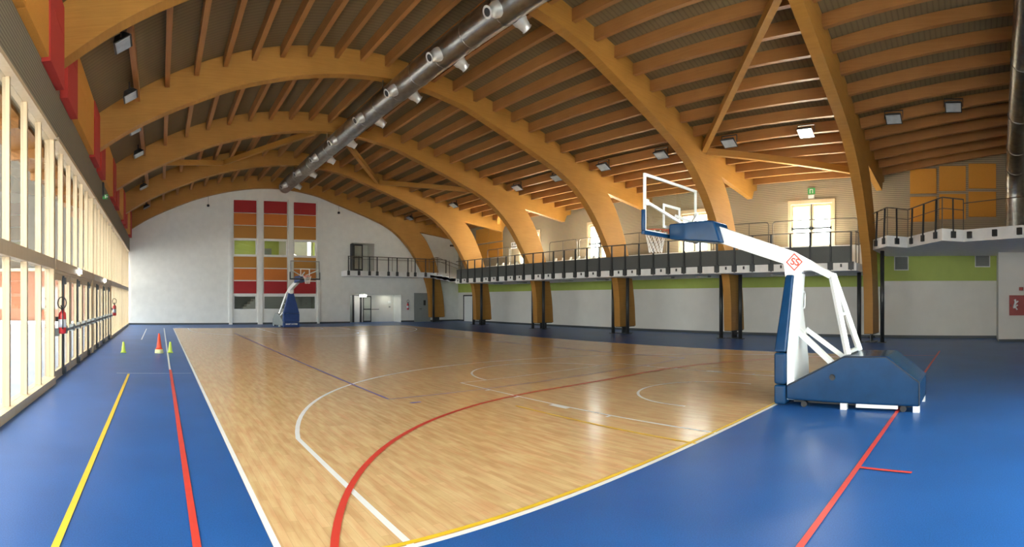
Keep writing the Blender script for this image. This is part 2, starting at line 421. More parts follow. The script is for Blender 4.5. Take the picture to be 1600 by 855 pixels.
Pl = MB(); strip(Pl, [(3.77, 26.1), (3.77, 8.0), (12.77, 8.0), (12.77, 26.1)], .05, .0095); strip(Pl, [(3.95, 7.55), (4.15, 7.55)], .06, .0095)
Pl.build('purple_lines', 'lpurple', fl)

# ------------------------------------------------------------------ ceiling, arches, purlins, braces
ys = [YN, -2.0, 0., 2., 4.2, 10., 20., 30., YF + .05]
cb = MB(); n = len(deckS); vs = []
for y in ys:
    vs += [(p[0], y, p[1] + rise(y)) for p in deckS] + [(p[0], y, p[1] + rise(y) + .22) for p in deckS]
fs = []
for j in range(len(ys) - 1):
    a, b = j * 2 * n, (j + 1) * 2 * n
    for i in range(n - 1):
        fs += [(a + i, b + i, b + i + 1, a + i + 1), (a + n + i + 1, b + n + i + 1, b + n + i, a + n + i)]
cb.add(vs, fs)
struct('ceiling', cb, 'deck', 'grey brown vaulted timber roof deck', 'ceiling')

arch_names = ['nearest timber arch, rightmost in the photo with brace at its top', 'second timber arch from the camera, landing behind the near hoop backboard',
              'third timber arch from the camera, landing beside the third gallery window', 'fourth timber arch from the camera, third in front of the white end wall',
              'fifth timber arch, second in front of the white end wall', 'farthest timber arch, framing the white end wall']
prof_i, prof_e = spline(INTR, 5), spline(EXTR, 5)
for k, y in enumerate(AY):
    root = thing('timber_arch', (21, y, 0), arch_names[k], 'arch', 'glued timber roof arches')
    poly = prof_i + prof_e[::-1]
    # quads along the rib so the curved faces shade cleanly
    mb = MB(); hw = .18; m = len(prof_i)
    vs = [(p[0], y - hw, p[1]) for p in prof_i] + [(p[0], y + hw, p[1]) for p in prof_i] + [(p[0], y + hw, p[1]) for p in prof_e] + [(p[0], y - hw, p[1]) for p in prof_e]
    fs = []
    me_ = len(prof_e)
    if me_ != m:
        pass
    # resample the back curve to the same count
    def resample(P, k_):
        L = [0]
        for a_, b_ in zip(P, P[1:]): L.append(L[-1] + math.dist(a_, b_))
        out = []
        for i_ in range(k_):
            t = L[-1] * i_ / (k_ - 1); j_ = max(j2 for j2 in range(len(L) - 1) if L[j2] <= t + 1e-9)
            u = (t - L[j_]) / max(1e-9, L[j_ + 1] - L[j_]); out.append((P[j_][0] + (P[j_ + 1][0] - P[j_][0]) * u, P[j_][1] + (P[j_ + 1][1] - P[j_][1]) * u))
        return out
    A, B = resample(prof_i, 64), resample(prof_e, 64)
    for (ya, yb) in ((y - hw, y + hw),):
        vs = [(p[0], ya, p[1]) for p in A] + [(p[0], yb, p[1]) for p in A] + [(p[0], yb, p[1]) for p in B] + [(p[0], ya, p[1]) for p in B]
        for i in range(63):
            for q in range(4):
                q2 = (q + 1) % 4
                fs.append((q * 64 + i, q2 * 64 + i, q2 * 64 + i + 1, q * 64 + i + 1))
        fs += [(0, 192, 128, 64), (63, 127, 191, 255)]
    mb.add(vs, fs); mb.build('curved_rib', 'glulam', root)
    top = [(16.9, deck_z(16.9) - .02), (19, deck_z(19) - .02), (21, deck_z(21) - .02), (22.96, deck_z(22.96) - .02)]
    MB().prism([(18.3, 7.02), (22.42, 6.5), (22.6, 6.9), (22.96, 7.0)] + top[::-1], 'Y', y - .13, y + .13).build('eaves_beam', 'glulam', root)
    st = MB().box(20.35, 21.15, y - .2, y + .2, 0, .02).box(20.5, 21.0, y - .02, y + .02, .02, .42).box(20.2, 21.3, y - .2, y + .2, .33, .36)
    st.tube([(20.75, y - .14, .2), (20.75, y + .14, .2)], .05, 12)
    st.build('steel_shoe', 'dark', root)

PXS = [22.55 - .93 * i for i in range(26)]
bays = [(-2.0, 4.2)] + list(zip(AY, AY[1:]))
bay_txt = ['roof bay nearest the camera', 'second roof bay from the camera', 'third roof bay from the camera', 'third roof bay from the end wall', 'second roof bay from the end wall', 'roof bay at the end wall']
for bi, (ya, yb) in enumerate(bays):
    for i, x in enumerate(PXS):
        if bi == 0 and x < 9.5: continue
        z0, z1 = deck_z(x) - .195, deck_z(x) - .195
        if bi == 0: z0 += rise(ya)
        a_ = ya + (.13 if x > 18.2 else .18) * (bi > 0); b_ = yb - (.13 if x > 18.2 else .18)
        o = MB().beam((x, a_, z0), (x, b_, z1), .15, .36).build('roof_purlin', 'purlin', loc=(x, a_, z0))
        tag(o, 'timber purlin, %s from the right wall, %s' % (nth(i), bay_txt[bi]), 'purlin', 'timber purlins of the ' + bay_txt[bi])

def brace(p, q, label):
    (x0_, y0_), (x1_, y1_) = p, q
    za, zb = deck_z(x0_) - .36 - .17, deck_z(x1_) - .36 - .17
    o = MB().beam((x0_, y0_, za), (x1_, y1_, zb), .2, .26).build('diagonal_brace', 'glulam', loc=(x0_, y0_, za))
    tag(o, label, 'brace', 'diagonal timber roof braces')
brace((17.7, 10.2), (11.4, 4.4), 'long diagonal timber brace rising to the top of the nearest arch')
brace((17.9, 10.2), (21.9, 4.35), 'low diagonal timber brace above the double gallery window')
brace((-.8, 23.0), (3.5, 28.8), 'diagonal timber brace at far left, near the glazed wall')
brace((7.6, 23.0), (3.6, 28.8), 'diagonal timber brace left of the ceiling duct near the end wall')
brace((8.2, 23.0), (12.8, 28.8), 'short diagonal timber brace just right of the duct')
brace((17.6, 23.0), (13.0, 28.8), 'diagonal timber brace right of centre near the end wall')
brace((17.9, 23.1), (21.9, 28.7), 'short looking diagonal timber brace by the far end of the right wall')

# ------------------------------------------------------------------ left wall: timber glazing, doors, slatted band, coloured panels
struct('wall_left', MB().box(-2.5, -2.08, YN, YF, 5.05, 6.6).box(-2.5, -2.26, YN, YF, 6.6, 8.4).box(-2.7, -2.62, YN - 8, 45, 7.4, 13.5).box(-2.5, -2.3, YN, -2.1, 0, 4.95), 'band', 'grey slatted band above the glazed left wall, with added sun-blocking screen', 'wall')  # tall box above the roof edge: unseen screen added to block sun outside
PY = [-2.0] + AY
for i, y in enumerate(PY):
    struct('trim_%d' % (i + 1), MB().box(-2.34, -2.14, y - .06, y + .06, 0, 5.05), 'palewood', bevel=.01)
nwin = 0; ndoor = 0
def pane_run(root, y0, y1, z0, z1, k, mw=.075, mullions=True):
    step = (y1 - y0) / k
    for i in range(k):
        MB().box(-2.235, -2.225, y0 + i * step, y0 + (i + 1) * step, z0, z1).build('pane', 'tinted', root)
        if mullions and i: MB().box(-2.28, -2.17, y0 + i * step - mw / 2, y0 + i * step + mw / 2, z0, z1).build('mullion', 'palewood', root)
for i, (a, b) in enumerate(zip(PY, PY[1:])):
    nwin += 1
    doors = i in (2, 3)
    root = thing('window_%d' % nwin, (-2.23, (a + b) / 2, 0), None, None, kind='structure')
    ya, yb = a + .06, b - .06
    MB().box(-2.34, -2.07, ya, yb, 4.97, 5.05).build('top_rail', 'palewood', root)
    MB().box(-2.34, -2.12, ya, yb, 2.33, 2.54).build('transom', 'palewood', root)
    pane_run(root, ya, yb, 2.54, 4.97, 6)
    if not doors:
        MB().box(-2.34, -2.1, ya, yb, 0, .14).build('sill', 'palewood', root)
        pane_run(root, ya, yb, .14, 2.33, 6)
    else:
        w = (yb - ya) / 3
        for d in range(3):
            ndoor += 1
            d0, d1 = ya + d * w, ya + (d + 1) * w
            dr = thing('door_%d' % ndoor, (-2.2, (d0 + d1) / 2, 0), None, None, kind='structure')
            MB().box(-2.3, -2.17, d0, d0 + .05, 0, 2.33).box(-2.3, -2.17, d1 - .05, d1, 0, 2.33).box(-2.3, -2.17, d0 + .05, d1 - .05, 2.27, 2.33).build('door_frame', 'palewood', dr)
            mid = (d0 + d1) / 2
            for l0, l1 in ((d0 + .055, mid - .005), (mid + .005, d1 - .055)):
                lf = MB().box(-2.26, -2.18, l0, l0 + .11, .01, 2.265).box(-2.26, -2.18, l1 - .11, l1, .01, 2.265).box(-2.26, -2.18, l0 + .11, l1 - .11, .01, .2).box(-2.26, -2.18, l0 + .11, l1 - .11, 2.13, 2.265).build('door_leaf', 'palewood', dr)
                MB().box(-2.215, -2.205, l0 + .11, l1 - .11, .2, 2.13).build('pane', 'tinted', lf)
                MB().box(-2.12, -2.08, l0 + .03, l1 - .03, 1.0, 1.06).box(-2.18, -2.08, l0 + .02, l0 + .09, .95, 1.11).box(-2.18, -2.08, l1 - .09, l1 - .02, .95, 1.12).build('push_bar', 'grey', lf)
            MB().box(-2.18, -2.14, mid - .03, mid + .03, .03, 2.24).box(-2.18, -2.1, mid - .05, mid + .05, 2.05, 2.2).box(-2.18, -2.1, mid - .05, mid + .05, .05, .2).build('bolt_rod', 'dark', dr)
baytxt = {0: 'beside the camera', 1: 'next past the camera', 2: 'third along', 3: 'fourth along', 4: 'fifth along', 5: 'at the far end'}
for i, (a, b) in enumerate(zip(PY, PY[1:])):
    if i < 1: continue
    ya, yb = a + .2, b - .2; L = yb - ya
    segs = [(ya, ya + 1.3, 'p_lred', 'deep red', 'just past an arch'), (ya + 1.32, ya + 1.32 + (L - 2.64) / 2 - .01, 'p_yel', 'amber', 'after the red one'),
            (ya + 1.32 + (L - 2.64) / 2 + .01, yb - 1.32, 'p_yel', 'amber', 'before the red one'), (yb - 1.3, yb, 'p_lred', 'deep red', 'just before an arch')]
    for (s0, s1, mt, cn, pos) in segs:
        mb = MB().box(-2.07 if mt == 'p_lred' else -2.075, -1.9 if mt == 'p_lred' else -1.93, s0, s1, 5.9 if mt == 'p_lred' else 5.96, 6.94).box(-2.07 if mt == 'p_lred' else -2.075, -1.9 if mt == 'p_lred' else -1.93, s0, s1, 6.955, 7.55)
        solo('wall_panel', mb, mt, (-2.1, (s0 + s1) / 2, 5.9), '%s upper panel on left wall, %s, panel bay %s' % (cn, pos, baytxt[i]), 'panel', 'red and amber panels above the glazed wall')

# ------------------------------------------------------------------ right wall
D_R = [(6.36, 8.66), (12.83, 14.77), (19.15, 21.3), (25.5, 27.7)]
wr = MB(); wall_grid(wr, YN, YF + .2, 0, 4.0, [], lambda a, b, c, d: wr.box(XR, XR + .25, a, b, c, d))
wall_r = struct('wall_right', wr, 'plaster', 'white plaster lower right wall', 'wall')
wu = MB(); wall_grid(wu, YN, YF + .2, 4.0, 9.6, [(a, b, 4.1, 6.37) for a, b in D_R], lambda a, b, c, d: wu.box(XR, XR + .25, a, b, c, d))
wu.build('slat_cladding', 'slat', wall_r)
MB().box(XR - .015, XR, -.94, 4.2, 2.55, 3.98).box(XR - .015, XR, 4.2, YF, 2.3, 3.98).build('green_band', 'green', wall_r)
struct('baseboard_right', MB().box(XR - .03, XR, -.94, YF, 0, .12), 'skirt')
for i, (a, b) in enumerate(D_R):
    ndoor += 1
    dr = thing('door_%d' % ndoor, (XR, (a + b) / 2, 4.05), None, None, kind='structure')
    MB().box(XR - .06, XR + .15, a, a + .14, 4.05, 6.37).box(XR - .06, XR + .15, b - .14, b, 4.05, 6.37).box(XR - .06, XR + .15, a + .14, b - .14, 6.19, 6.37).build('door_frame', 'palewood', dr)
    mid = (a + b) / 2
    for l0, l1 in ((a + .15, mid - .005), (mid + .005, b - .15)):
        lf = MB().box(XR, XR + .06, l0, l0 + .1, 4.06, 6.18).box(XR, XR + .06, l1 - .1, l1, 4.06, 6.18).box(XR, XR + .06, l0 + .1, l1 - .1, 4.06, 4.25).box(XR, XR + .06, l0 + .1, l1 - .1, 6.06, 6.18).build('door_leaf', 'palewood', dr)
        MB().box(XR + .025, XR + .035, l0 + .1, l1 - .1, 4.25, 6.06).build('pane', 'glass', lf)
        MB().box(XR - .07, XR - .03, l0 + .03, l1 - .03, 5.0, 5.07).box(XR - .07, XR, l0 + .03, l0 + .08, 4.96, 5.1).box(XR - .07, XR, l1 - .08, l1 - .03, 4.96, 5.1).build('push_bar', 'dark', lf)
    MB().box(XR - .04, XR, mid - .02, mid + .02, 4.1, 6.16).build('bolt_rod', 'dark', dr)
# lower door at the far end of the right wall
ndoor += 1
dr = thing('door_%d' % ndoor, (XR, 33.9, 0), None, None, kind='structure')
MB().box(XR - .06, XR, 33.1, 33.2, 0, 2.1).box(XR - .06, XR, 34.6, 34.7, 0, 2.1).box(XR - .06, XR, 33.2, 34.6, 2.0, 2.1).build('door_frame', 'dark', dr)
MB().box(XR - .04, XR - .005, 33.2, 34.6, 0.01, 2.0).build('door_leaf', 'white', dr, bevel=.005)
rows = [('upper', 6.4, 7.5), ('lower', 5.15, 6.26)]
for r, z0, z1 in rows:
    for c, (a, b) in enumerate(((1.72, 2.9), (.42, 1.6), (-.92, .3))):
        dz = .1 * c + .03
        solo('acoustic_panel', MB().box(XR - .07, XR, a, b, z0 + dz, z1 + dz), 'p_yel', (XR, (a + b) / 2, z0 + dz), 'orange square panel, %s row, %s of three above the right gallery' % (r, ('left', 'middle', 'right')[c]), 'panel', 'orange panels on the right upper wall', bevel=.008)
for c, (a, b) in enumerate(((31.3, 32.9), (29.6, 31.2))):
    for r, z0, z1 in (('upper', 6.0, 7.1), ('lower', 4.85, 5.9)):
        solo('acoustic_panel', MB().box(XR - .07, XR, a, b, z0, z1), 'p_yel', (XR, (a + b) / 2, z0), 'orange panel high in the far right corner, %s row, %s one' % (r, ('left', 'right')[c]), 'panel', 'orange panels in the far right corner', bevel=.008)
for c, (a, b, z0, z1) in enumerate(((2.97, 3.62, 3.02, 3.66), (-.66, .02, 3.15, 3.8))):
    v = thing('wall_vent', (XR, (a + b) / 2, z0), 'square grey vent on green band, %s of two' % ('left' if c == 0 else 'right'), 'vent', 'square grey vents')
    MB().box(XR - .05, XR - .015, a, b, z0, z0 + .04).box(XR - .05, XR - .015, a, b, z1 - .04, z1).box(XR - .05, XR - .015, a, a + .04, z0 + .04, z1 - .04).box(XR - .05, XR - .015, b - .04, b, z0 + .04, z1 - .04).build('vent_frame', 'concrete', v)
    g = MB()
    for t in range(14): zz = z0 + .05 + t * (z1 - z0 - .1) / 14; g.prism([(XR - .018, zz), (XR - .045, zz), (XR - .018, zz + .035)], 'Y', a + .04, b - .04)
    g.box(XR - .022, XR - .016, a + .04, b - .04, z0 + .04, z1 - .04).build('louvre', 'grey', v)

# projecting white block at the near end of the right wall, with fire point
struct('wall_corner', MB().box(21.1, XR, YN, -.94, 0, 3.64), 'plaster')
struct('baseboard_corner', MB().box(21.07, 21.1, YN, -.94, 0, .1), 'skirt')
hc = thing('hose_cabinet', (21.1, -1.72, 1.07), 'dark red fire hose cabinet on white wall at right edge', 'hose cabinet')
MB().box(21.02, 21.1, -2.06, -1.38, 1.07, 1.89).build('cabinet_box', 'hydrant', hc, bevel=.01)
hb = MB()
hp = [(21.008, -1.60 - .03 * math.sin(t * .9), 1.72 - .06 * t) for t in range(7)]
hb.tube(hp, .045, 8); hb.tube([(21.008, -1.74, 1.66), (21.008, -1.66, 1.58), (21.008, -1.60, 1.60)], .03, 8); hb.tube([(21.008, -1.70, 1.30), (21.008, -1.62, 1.42), (21.008, -1.72, 1.5)], .03, 8)
hb.build('white_hose', 'white', hc)
MB().box(21.0, 21.02, -1.46, -1.43, 1.42, 1.52).build('latch', 'black', hc)
cp = thing('alarm_call_point', (21.1, -1.87, 2.1), 'small red alarm call point above the hose cabinet', 'alarm')
MB().box(21.03, 21.1, -1.95, -1.78, 2.08, 2.22).build('case', 'hydrant', cp, bevel=.008)
MB().box(21.02, 21.03, -1.91, -1.82, 2.115, 2.185).build('button_plate', 'ext_red', cp)

# ------------------------------------------------------------------ end walls
COLS = [(5.06, 6.68), (7.18, 8.87), (9.34, 11.0)]
holes = [(a, b, 4.8, 5.88) for a, b in COLS] + [(a, b, 1.02, 2.0) for a, b in COLS] + [(13.6, 17.78, 0, 2.12), (13.7, 15.54, 3.8, 5.9)]
wf = MB(); wall_grid(wf, XL - .2, XR, 0, 10.4, holes, lambda a, b, c, d: wf.box(a, b, YF, YF + .25, c, d))
wall_f = struct('wall_far', wf, 'wall', 'white block end wall under the farthest arch', 'wall')
for a, b in ((4.74, 4.98), (6.76, 7.1), (8.95, 9.26), (11.08, 11.26)):
    MB().box(a, b, YF - .09, YF, 0, 8.75).build('pilaster', 'wall', wall_f)
sb = MB(); sb.box(XL, 4.74, YF - .03, YF, 0, .12)
for a, b in ((4.98, 6.76), (7.1, 8.95), (9.26, 11.08), (11.26, 13.6), (17.78, 18.9), (20.34, XR)): sb.box(a, b, YF - .03, YF, 0, .12)
struct('baseboard_far', sb, 'skirt')
vb = MB().box(13.35, 13.6, YF + .25, 37.0, 0, 2.4).box(17.78, 18.0, YF + .25, 37.0, 0, 2.4).box(13.35, 18.0, 36.8, 37.0, 0, 2.4).box(13.35, 18.0, YF + .25, 37.0, 2.12, 2.4)
struct('wall_vestibule', vb, 'wall')
vb = MB().box(13.5, 13.7, YF + .25, 37.0, 3.6, 6.1).box(15.54, 15.75, YF + .25, 37.0, 3.6, 6.1).box(13.5, 15.75, 36.8, 37.0, 3.6, 6.1).box(13.5, 15.75, YF + .25, 37.0, 5.9, 6.1).box(13.5, 15.75, YF + .25, 37.0, 3.6, 3.8)
struct('wall_landing', vb, 'wall')
wn = MB(); NB = [(-1.4 + 3.1 * i, 1.5 + 3.1 * i) for i in range(3)]  # unseen window openings added to bring daylight from behind the camera
wall_grid(wn, XL - .2, XR + .25, 0, 11.6, [(a, b, .4, 6.0) for a, b in NB], lambda a, b, c, d: wn.box(a, b, YN - .2, YN, c, d))
struct('wall_near', wn, 'plaster', 'end wall behind the camera with tall glazing added for daylight', 'wall')
for a, b in NB:
    nwin += 1
    root = thing('window_%d' % nwin, ((a + b) / 2, YN, .4), None, None, kind='structure')
    f_ = MB()
    for t in range(4): f_.box(a + (b - a - .08) * t / 3, a + (b - a - .08) * t / 3 + .08, YN - .12, YN - .02, .4, 6.0)
    for z in (.4, 2.5, 5.92): f_.box(a, b, YN - .11, YN - .03, z, z + .08)
    f_.build('window_frame', 'palewood', root); MB().box(a, b, YN - .075, YN - .065, .4, 6.0).build('pane', 'glass', root)

colname = ['left', 'middle', 'right']
PANELS = [(7.76, 8.6, 'p_red', 'dark red', 'at the top of'), (6.9, 7.7, 'p_orange', 'orange', 'second from top in'), (5.98, 6.84, 'p_ochre', 'ochre', 'above the upper window of'),
          (3.94, 4.7, 'p_ochre', 'ochre', 'below the upper window of'), (3.08, 3.87, 'p_orange', 'orange', 'second from bottom in'), (2.15, 3.0, 'p_red', 'dark red', 'above the lower window of')]
for ci, (a, b) in enumerate(COLS):
    for z0, z1, mt, cn, pos in PANELS:
        solo('acoustic_panel', MB().box(a + .02, b - .02, YF - .07, YF, z0, z1), mt, ((a + b) / 2, YF, z0), '%s panel %s the %s panel column on the end wall' % (cn, pos, colname[ci]), 'panel', 'coloured panels on the end wall', bevel=.01)
    for z0, z1 in ((4.8, 5.88), (1.02, 2.0)):
        nwin += 1
        root = thing('window_%d' % nwin, ((a + b) / 2, YF, z0), None, None, kind='structure')
        MB().box(a, a + .06, YF - .02, YF + .1, z0, z1).box(b - .06, b, YF - .02, YF + .1, z0, z1).box(a + .06, b - .06, YF - .02, YF + .1, z0, z0 + .06).box(a + .06, b - .06, YF - .02, YF + .1, z1 - .06, z1).build('window_frame', 'concrete', root)
        MB().box(a + .06, b - .06, YF + .04, YF + .05, z0 + .06, z1 - .06).build('pane', 'glass', root)
# rooms behind those windows
rm = MB().box(4.2, 11.6, 38.6, 38.8, 3.4, 6.6).box(4.0, 4.2, YF + .26, 38.8, 3.4, 6.6).box(11.6, 11.8, YF + .26, 38.8, 3.4, 6.6)
struct('wall_upper_room', rm, 'lime')
struct('wall_upper_room_shell', MB().box(9.12, 11.6, 38.3, 38.4, 3.4, 6.6).box(4.0, 11.8, YF + .26, 38.8, 6.6, 6.8).box(4.0, 11.8, YF + .26, 38.8, 3.2, 3.4).box(9.0, 9.12, YF + .9, 38.6, 3.4, 6.6), 'plaster')
struct('wall_lower_room', MB().box(4.2, 11.6, 38.6, 38.8, 0, 3.0).box(4.0, 4.2, YF + .26, 38.8, 0, 3.0).box(11.6, 11.8, YF + .26, 38.8, 0, 3.0).box(4.0, 11.8, YF + .26, 38.8, 3.0, 3.19).box(4.0, 11.8, YF + 1.6, 38.8, -.25, 0), 'roomdark')
s_ = thing('room_window', (11.3, 38.28, 4.2), 'narrow bright window seen through the upper right window of the end wall', 'window')
MB().box(11.1, 11.16, 38.24, 38.3, 4.2, 6.3).box(11.44, 11.5, 38.24, 38.3, 4.2, 6.3).box(11.16, 11.44, 38.24, 38.3, 6.24, 6.3).build('frame', 'white', s_)
MB().box(11.16, 11.44, 38.27, 38.29, 4.2, 6.24).build('lit_pane', 'daypane', s_)
st = MB()
for i in range(9): st.box(4.7 + i * .26, 4.96 + i * .26, 37.2, 38.4, 0.02, .25 + i * .19)
solo('staircase', st, 'plaster', (5.9, 37.8, 0), 'pale staircase seen through the lower left window of the end wall', 'stairs')
dk = thing('inner_doorway', (8.0, 38.55, 3.41), 'grey doorway seen through the upper middle window of the end wall', 'doorway')
MB().box(7.5, 7.6, 38.5, 38.59, 3.41, 5.6).box(8.3, 8.4, 38.5, 38.59, 3.41, 5.6).box(7.6, 8.3, 38.5, 38.59, 5.5, 5.6).build('frame', 'grey', dk)
MB().box(7.6, 8.3, 38.54, 38.59, 3.41, 5.5).build('leaf', 'doorgrey', dk)

# doors at the right of the end wall
ndoor += 1
dr = thing('door_%d' % ndoor, (19.62, YF, 0), None, None, kind='structure')
MB().box(18.9, 18.98, YF - .05, YF, 0, 2.24).box(20.26, 20.34, YF - .05, YF, 0, 2.24).box(18.98, 20.26, YF - .05, YF, 2.18, 2.24).build('door_frame', 'grey', dr)
lf = MB().box(18.98, 20.26, YF - .045, YF - .003, .01, 2.18).build('door_leaf', 'doorgrey', dr)
MB().box(19.72, 19.92, YF - .055, YF - .045, 1.28, 1.68).build('vision_panel', 'black', lf)
MB().box(19.35, 19.55, YF - .09, YF - .045, .98, 1.02).build('handle', 'dark', lf)
ndoor += 1
dr = thing('door_%d' % ndoor, (14.6, 36.7, 0), None, None, kind='structure')
MB().box(13.75, 14.3, 36.72, 36.79, .01, 2.0).build('door_leaf', 'doorgrey', dr)
MB().box(14.3, 14.38, 36.6, 36.8, 0, 2.08).box(13.66, 13.74, 36.6, 36.8, 0, 2.08).box(14.9, 14.98, 36.6, 36.8, 0, 2.08).box(13.74, 14.98, 36.6, 36.8, 2.02, 2.08).build('door_frame', 'dark', dr)
ndoor += 1
dr = thing('door_%d' % ndoor, (15.3, 36.4, 0), None, None, kind='structure')
lf = MB().box(15.0, 15.06, 36.35, 36.4, .01, 2.0).box(15.62, 15.68, 36.35, 36.4, .01, 2.0).box(15.06, 15.62, 36.35, 36.4, 1.92, 2.0).box(15.06, 15.62, 36.35, 36.4, .01, .12).box(15.06, 15.62, 36.35, 36.4, .95, 1.03).build('door_leaf', 'dark', dr)
MB().box(15.06, 15.62, 36.37, 36.38, .12, .95).box(15.06, 15.62, 36.37, 36.38, 1.03, 1.92).build('pane', 'glass', lf)
MB().box(15.0, 16.3, 36.3, 36.33, .96, 1.0).build('push_bar', 'dark', lf)
ndoor += 1
dr = thing('door_%d' % ndoor, (14.0, 35.4, 3.8), None, None, kind='structure')
lf = MB().box(13.72, 13.8, 35.05, 35.1, 3.82, 5.75).box(14.36, 14.44, 35.05, 35.1, 3.82, 5.75).box(13.8, 14.36, 35.05, 35.1, 5.65, 5.75).box(13.8, 14.36, 35.05, 35.1, 3.82, 3.95).box(13.8, 14.36, 35.05, 35.1, 4.75, 4.83).build('door_leaf', 'dark', dr)
MB().box(13.8, 14.36, 35.07, 35.08, 3.95, 4.75).box(13.8, 14.36, 35.07, 35.08, 4.83, 5.65).build('pane', 'glass', lf)
MB().box(13.62, 13.72, 35.05, 35.5, 3.82, 5.8).build('door_frame', 'dark', dr)
# ------------------------------------------------------------------ gallery: slabs, steps, columns
FX = 18.95
sl = MB(); wall_grid(sl, FX, XR - .01, 4.42, 29.6, [(19.0, 21.45, y - .22, y + .22) for y in AY[1:5]], lambda a, b, c, d: sl.box(a, b, c, d, 2.8, 3.1))
gal = thing('gallery_slab', (21, 17, 2.8), 'long white concrete gallery slab along the right wall', 'balcony')
sl.build('slab', 'concrete', gal)
MB().box(21.5, XR - .01, 4.42, 29.6, 3.1, 4.05).build('raised_walkway', 'concrete', gal)
ld = thing('landing_slab', (20, 0, 3.65), 'saw-toothed white concrete landing at the right, near end', 'balcony')
LP = [(19.9, 3.98), (18.6, 3.2), (19.25, 2.53), (17.0, 1.09), (17.4, .4), (16.2, -1.5), (16.0, YN + .02), (XR - .02, YN + .02), (XR - .02, 3.98)]
MB().prism(LP[::-1], 'Z', 3.65, 4.05).build('slab', 'concrete', ld)
fg = thing('end_gallery_slab', (17, 34.9, 3.4), 'short white concrete gallery on the end wall under the farthest arch', 'balcony')
e = MB(); wall_grid(e, 12.9, XR - .02, 34.2, YF - .1, [(18.7, 21.5, 34.98, YF - .1)], lambda a, b, c, d: e.box(a, b, c, d, 3.4, 3.78)); e.build('slab', 'concrete', fg)
gs = thing('gallery_stairs', (21.2, 32, 2.8), 'pale stairs joining the long gallery to the end gallery', 'stairs')
g = MB(); g.prism([(29.62, 2.8), (34.18, 3.4), (34.18, 3.6), (29.62, 3.08)], 'X', 19.6, XR - .03)
for i in range(4): g.box(19.6, XR - .03, 30.6 + i * .9, 31.5 + i * .9 if i < 3 else 34.18, 3.0 + .12 * i, 3.22 + .16 * i)
g.build('steps', 'concrete', gs)

cols = []
for k, y in enumerate(AY[:5]):
    cols += [(20.3, y + .42, 2.8, k, 'behind'), (20.3, y - .52, 3.65 if k == 0 else 2.8, k, 'in front of')]
cols.append((20.2, 34.72, 3.4, 5, 'in front of'))
an = ['nearest', 'second', 'third', 'fourth', 'fifth', 'farthest']
for x, y, h, k, pos in cols:
    c = thing('steel_column', (x, y, 0), 'dark steel gallery column just %s the %s timber arch' % (pos, an[k]), 'column', 'dark steel gallery columns')
    MB().lathe([(.085, .02), (.085, h)], (x, y, 0), 16).build('shaft', 'dark', c)
    MB().box(x - .15, x + .15, y - .15, y + .15, 0, .02).build('base_plate', 'dark', c)
for i, (y, t) in enumerate(((27.0, 'farthest'), (24.6, 'second farthest'), (20.6, 'third farthest'), (18.0, 'middle'), (13.9, 'middle near'), (11.9, 'third nearest'), (8.2, 'second nearest'), (6.2, 'nearest'))):
    s = thing('soffit_light', (20.6, y, 2.8), 'small grey light under the long gallery, %s of the eight' % t, 'light', 'lights under the gallery')
    MB().box(20.45, 20.75, y - .32, y + .32, 2.735, 2.8).build('housing', 'grey', s, bevel=.01); MB().box(20.48, 20.72, y - .28, y + .28, 2.725, 2.735).build('diffuser', 'lampglass', s)

# railings of the long gallery, one per bay
py = [4.62 + .81 * i for i in range(31)]
for k in range(4):
    a, b = AY[k], AY[k + 1]
    if k == 3: b = 29.4
    ps = [y for y in py if a <= y < b]
    nxt = [y for y in py if y >= b][:1] or [29.5]
    rt = thing('gallery_railing', (FX, (a + b) / 2, 3.1), 'dark railing with grey infill on the long gallery, %s bay from the camera' % nth(k), 'railing', 'railings of the long gallery')
    for y in ps:
        MB().prism([(FX - .05, 2.82), (FX - .05, 3.3), (FX - .03, 4.27), (FX + .01, 4.27), (FX + .01, 3.1), (FX - .002, 3.1), (FX - .002, 2.82)], 'Y', y - .035, y + .035).build('post', 'dark', rt)
        MB().box(FX - .075, FX - .002, y - .1, y + .1, 2.84, 3.14).build('bracket', 'dark', rt)
        if int(y * 10) % 3: MB().box(FX - .04, FX - .002, y + .36, y + .42, 2.94, 3.06).build('drain_hook', 'dark', rt)
    y0_ = max(4.45, ps[0]); y1_ = nxt[0] if k < 3 else 29.5
    full = ps + [y1_]
    for u, w in zip(full, full[1:]):
        if w - u > .1: MB().box(FX + .015, FX + .03, u + .006, w - .006, 3.02, 3.74).build('infill_panel', 'infill', rt)
    MB().tube([(FX - .01, y0_, 4.28), (FX - .01, y1_, 4.28)], .024, 8).build('handrail', 'rail', rt)
rt = thing('end_railing', (20, 4.46, 3.1), 'short return railing at the near end of the long gallery', 'railing')
MB().tube([(FX + .02, 4.47, 4.28), (19.6, 4.47, 4.3), (21.3, 4.47, 5.1)], .022, 8).build('handrail', 'rail', rt)
MB().tube([(FX + .02, 4.47, 3.8), (19.6, 4.47, 3.82), (21.3, 4.47, 4.6)], .018, 8).build('middle_rail', 'rail', rt)
for x, z in ((19.1, 4.28), (19.6, 4.3), (21.3, 5.1)): MB().tube([(x, 4.47, 3.1), (x, 4.47, z)], .02, 8).build('post', 'rail', rt)

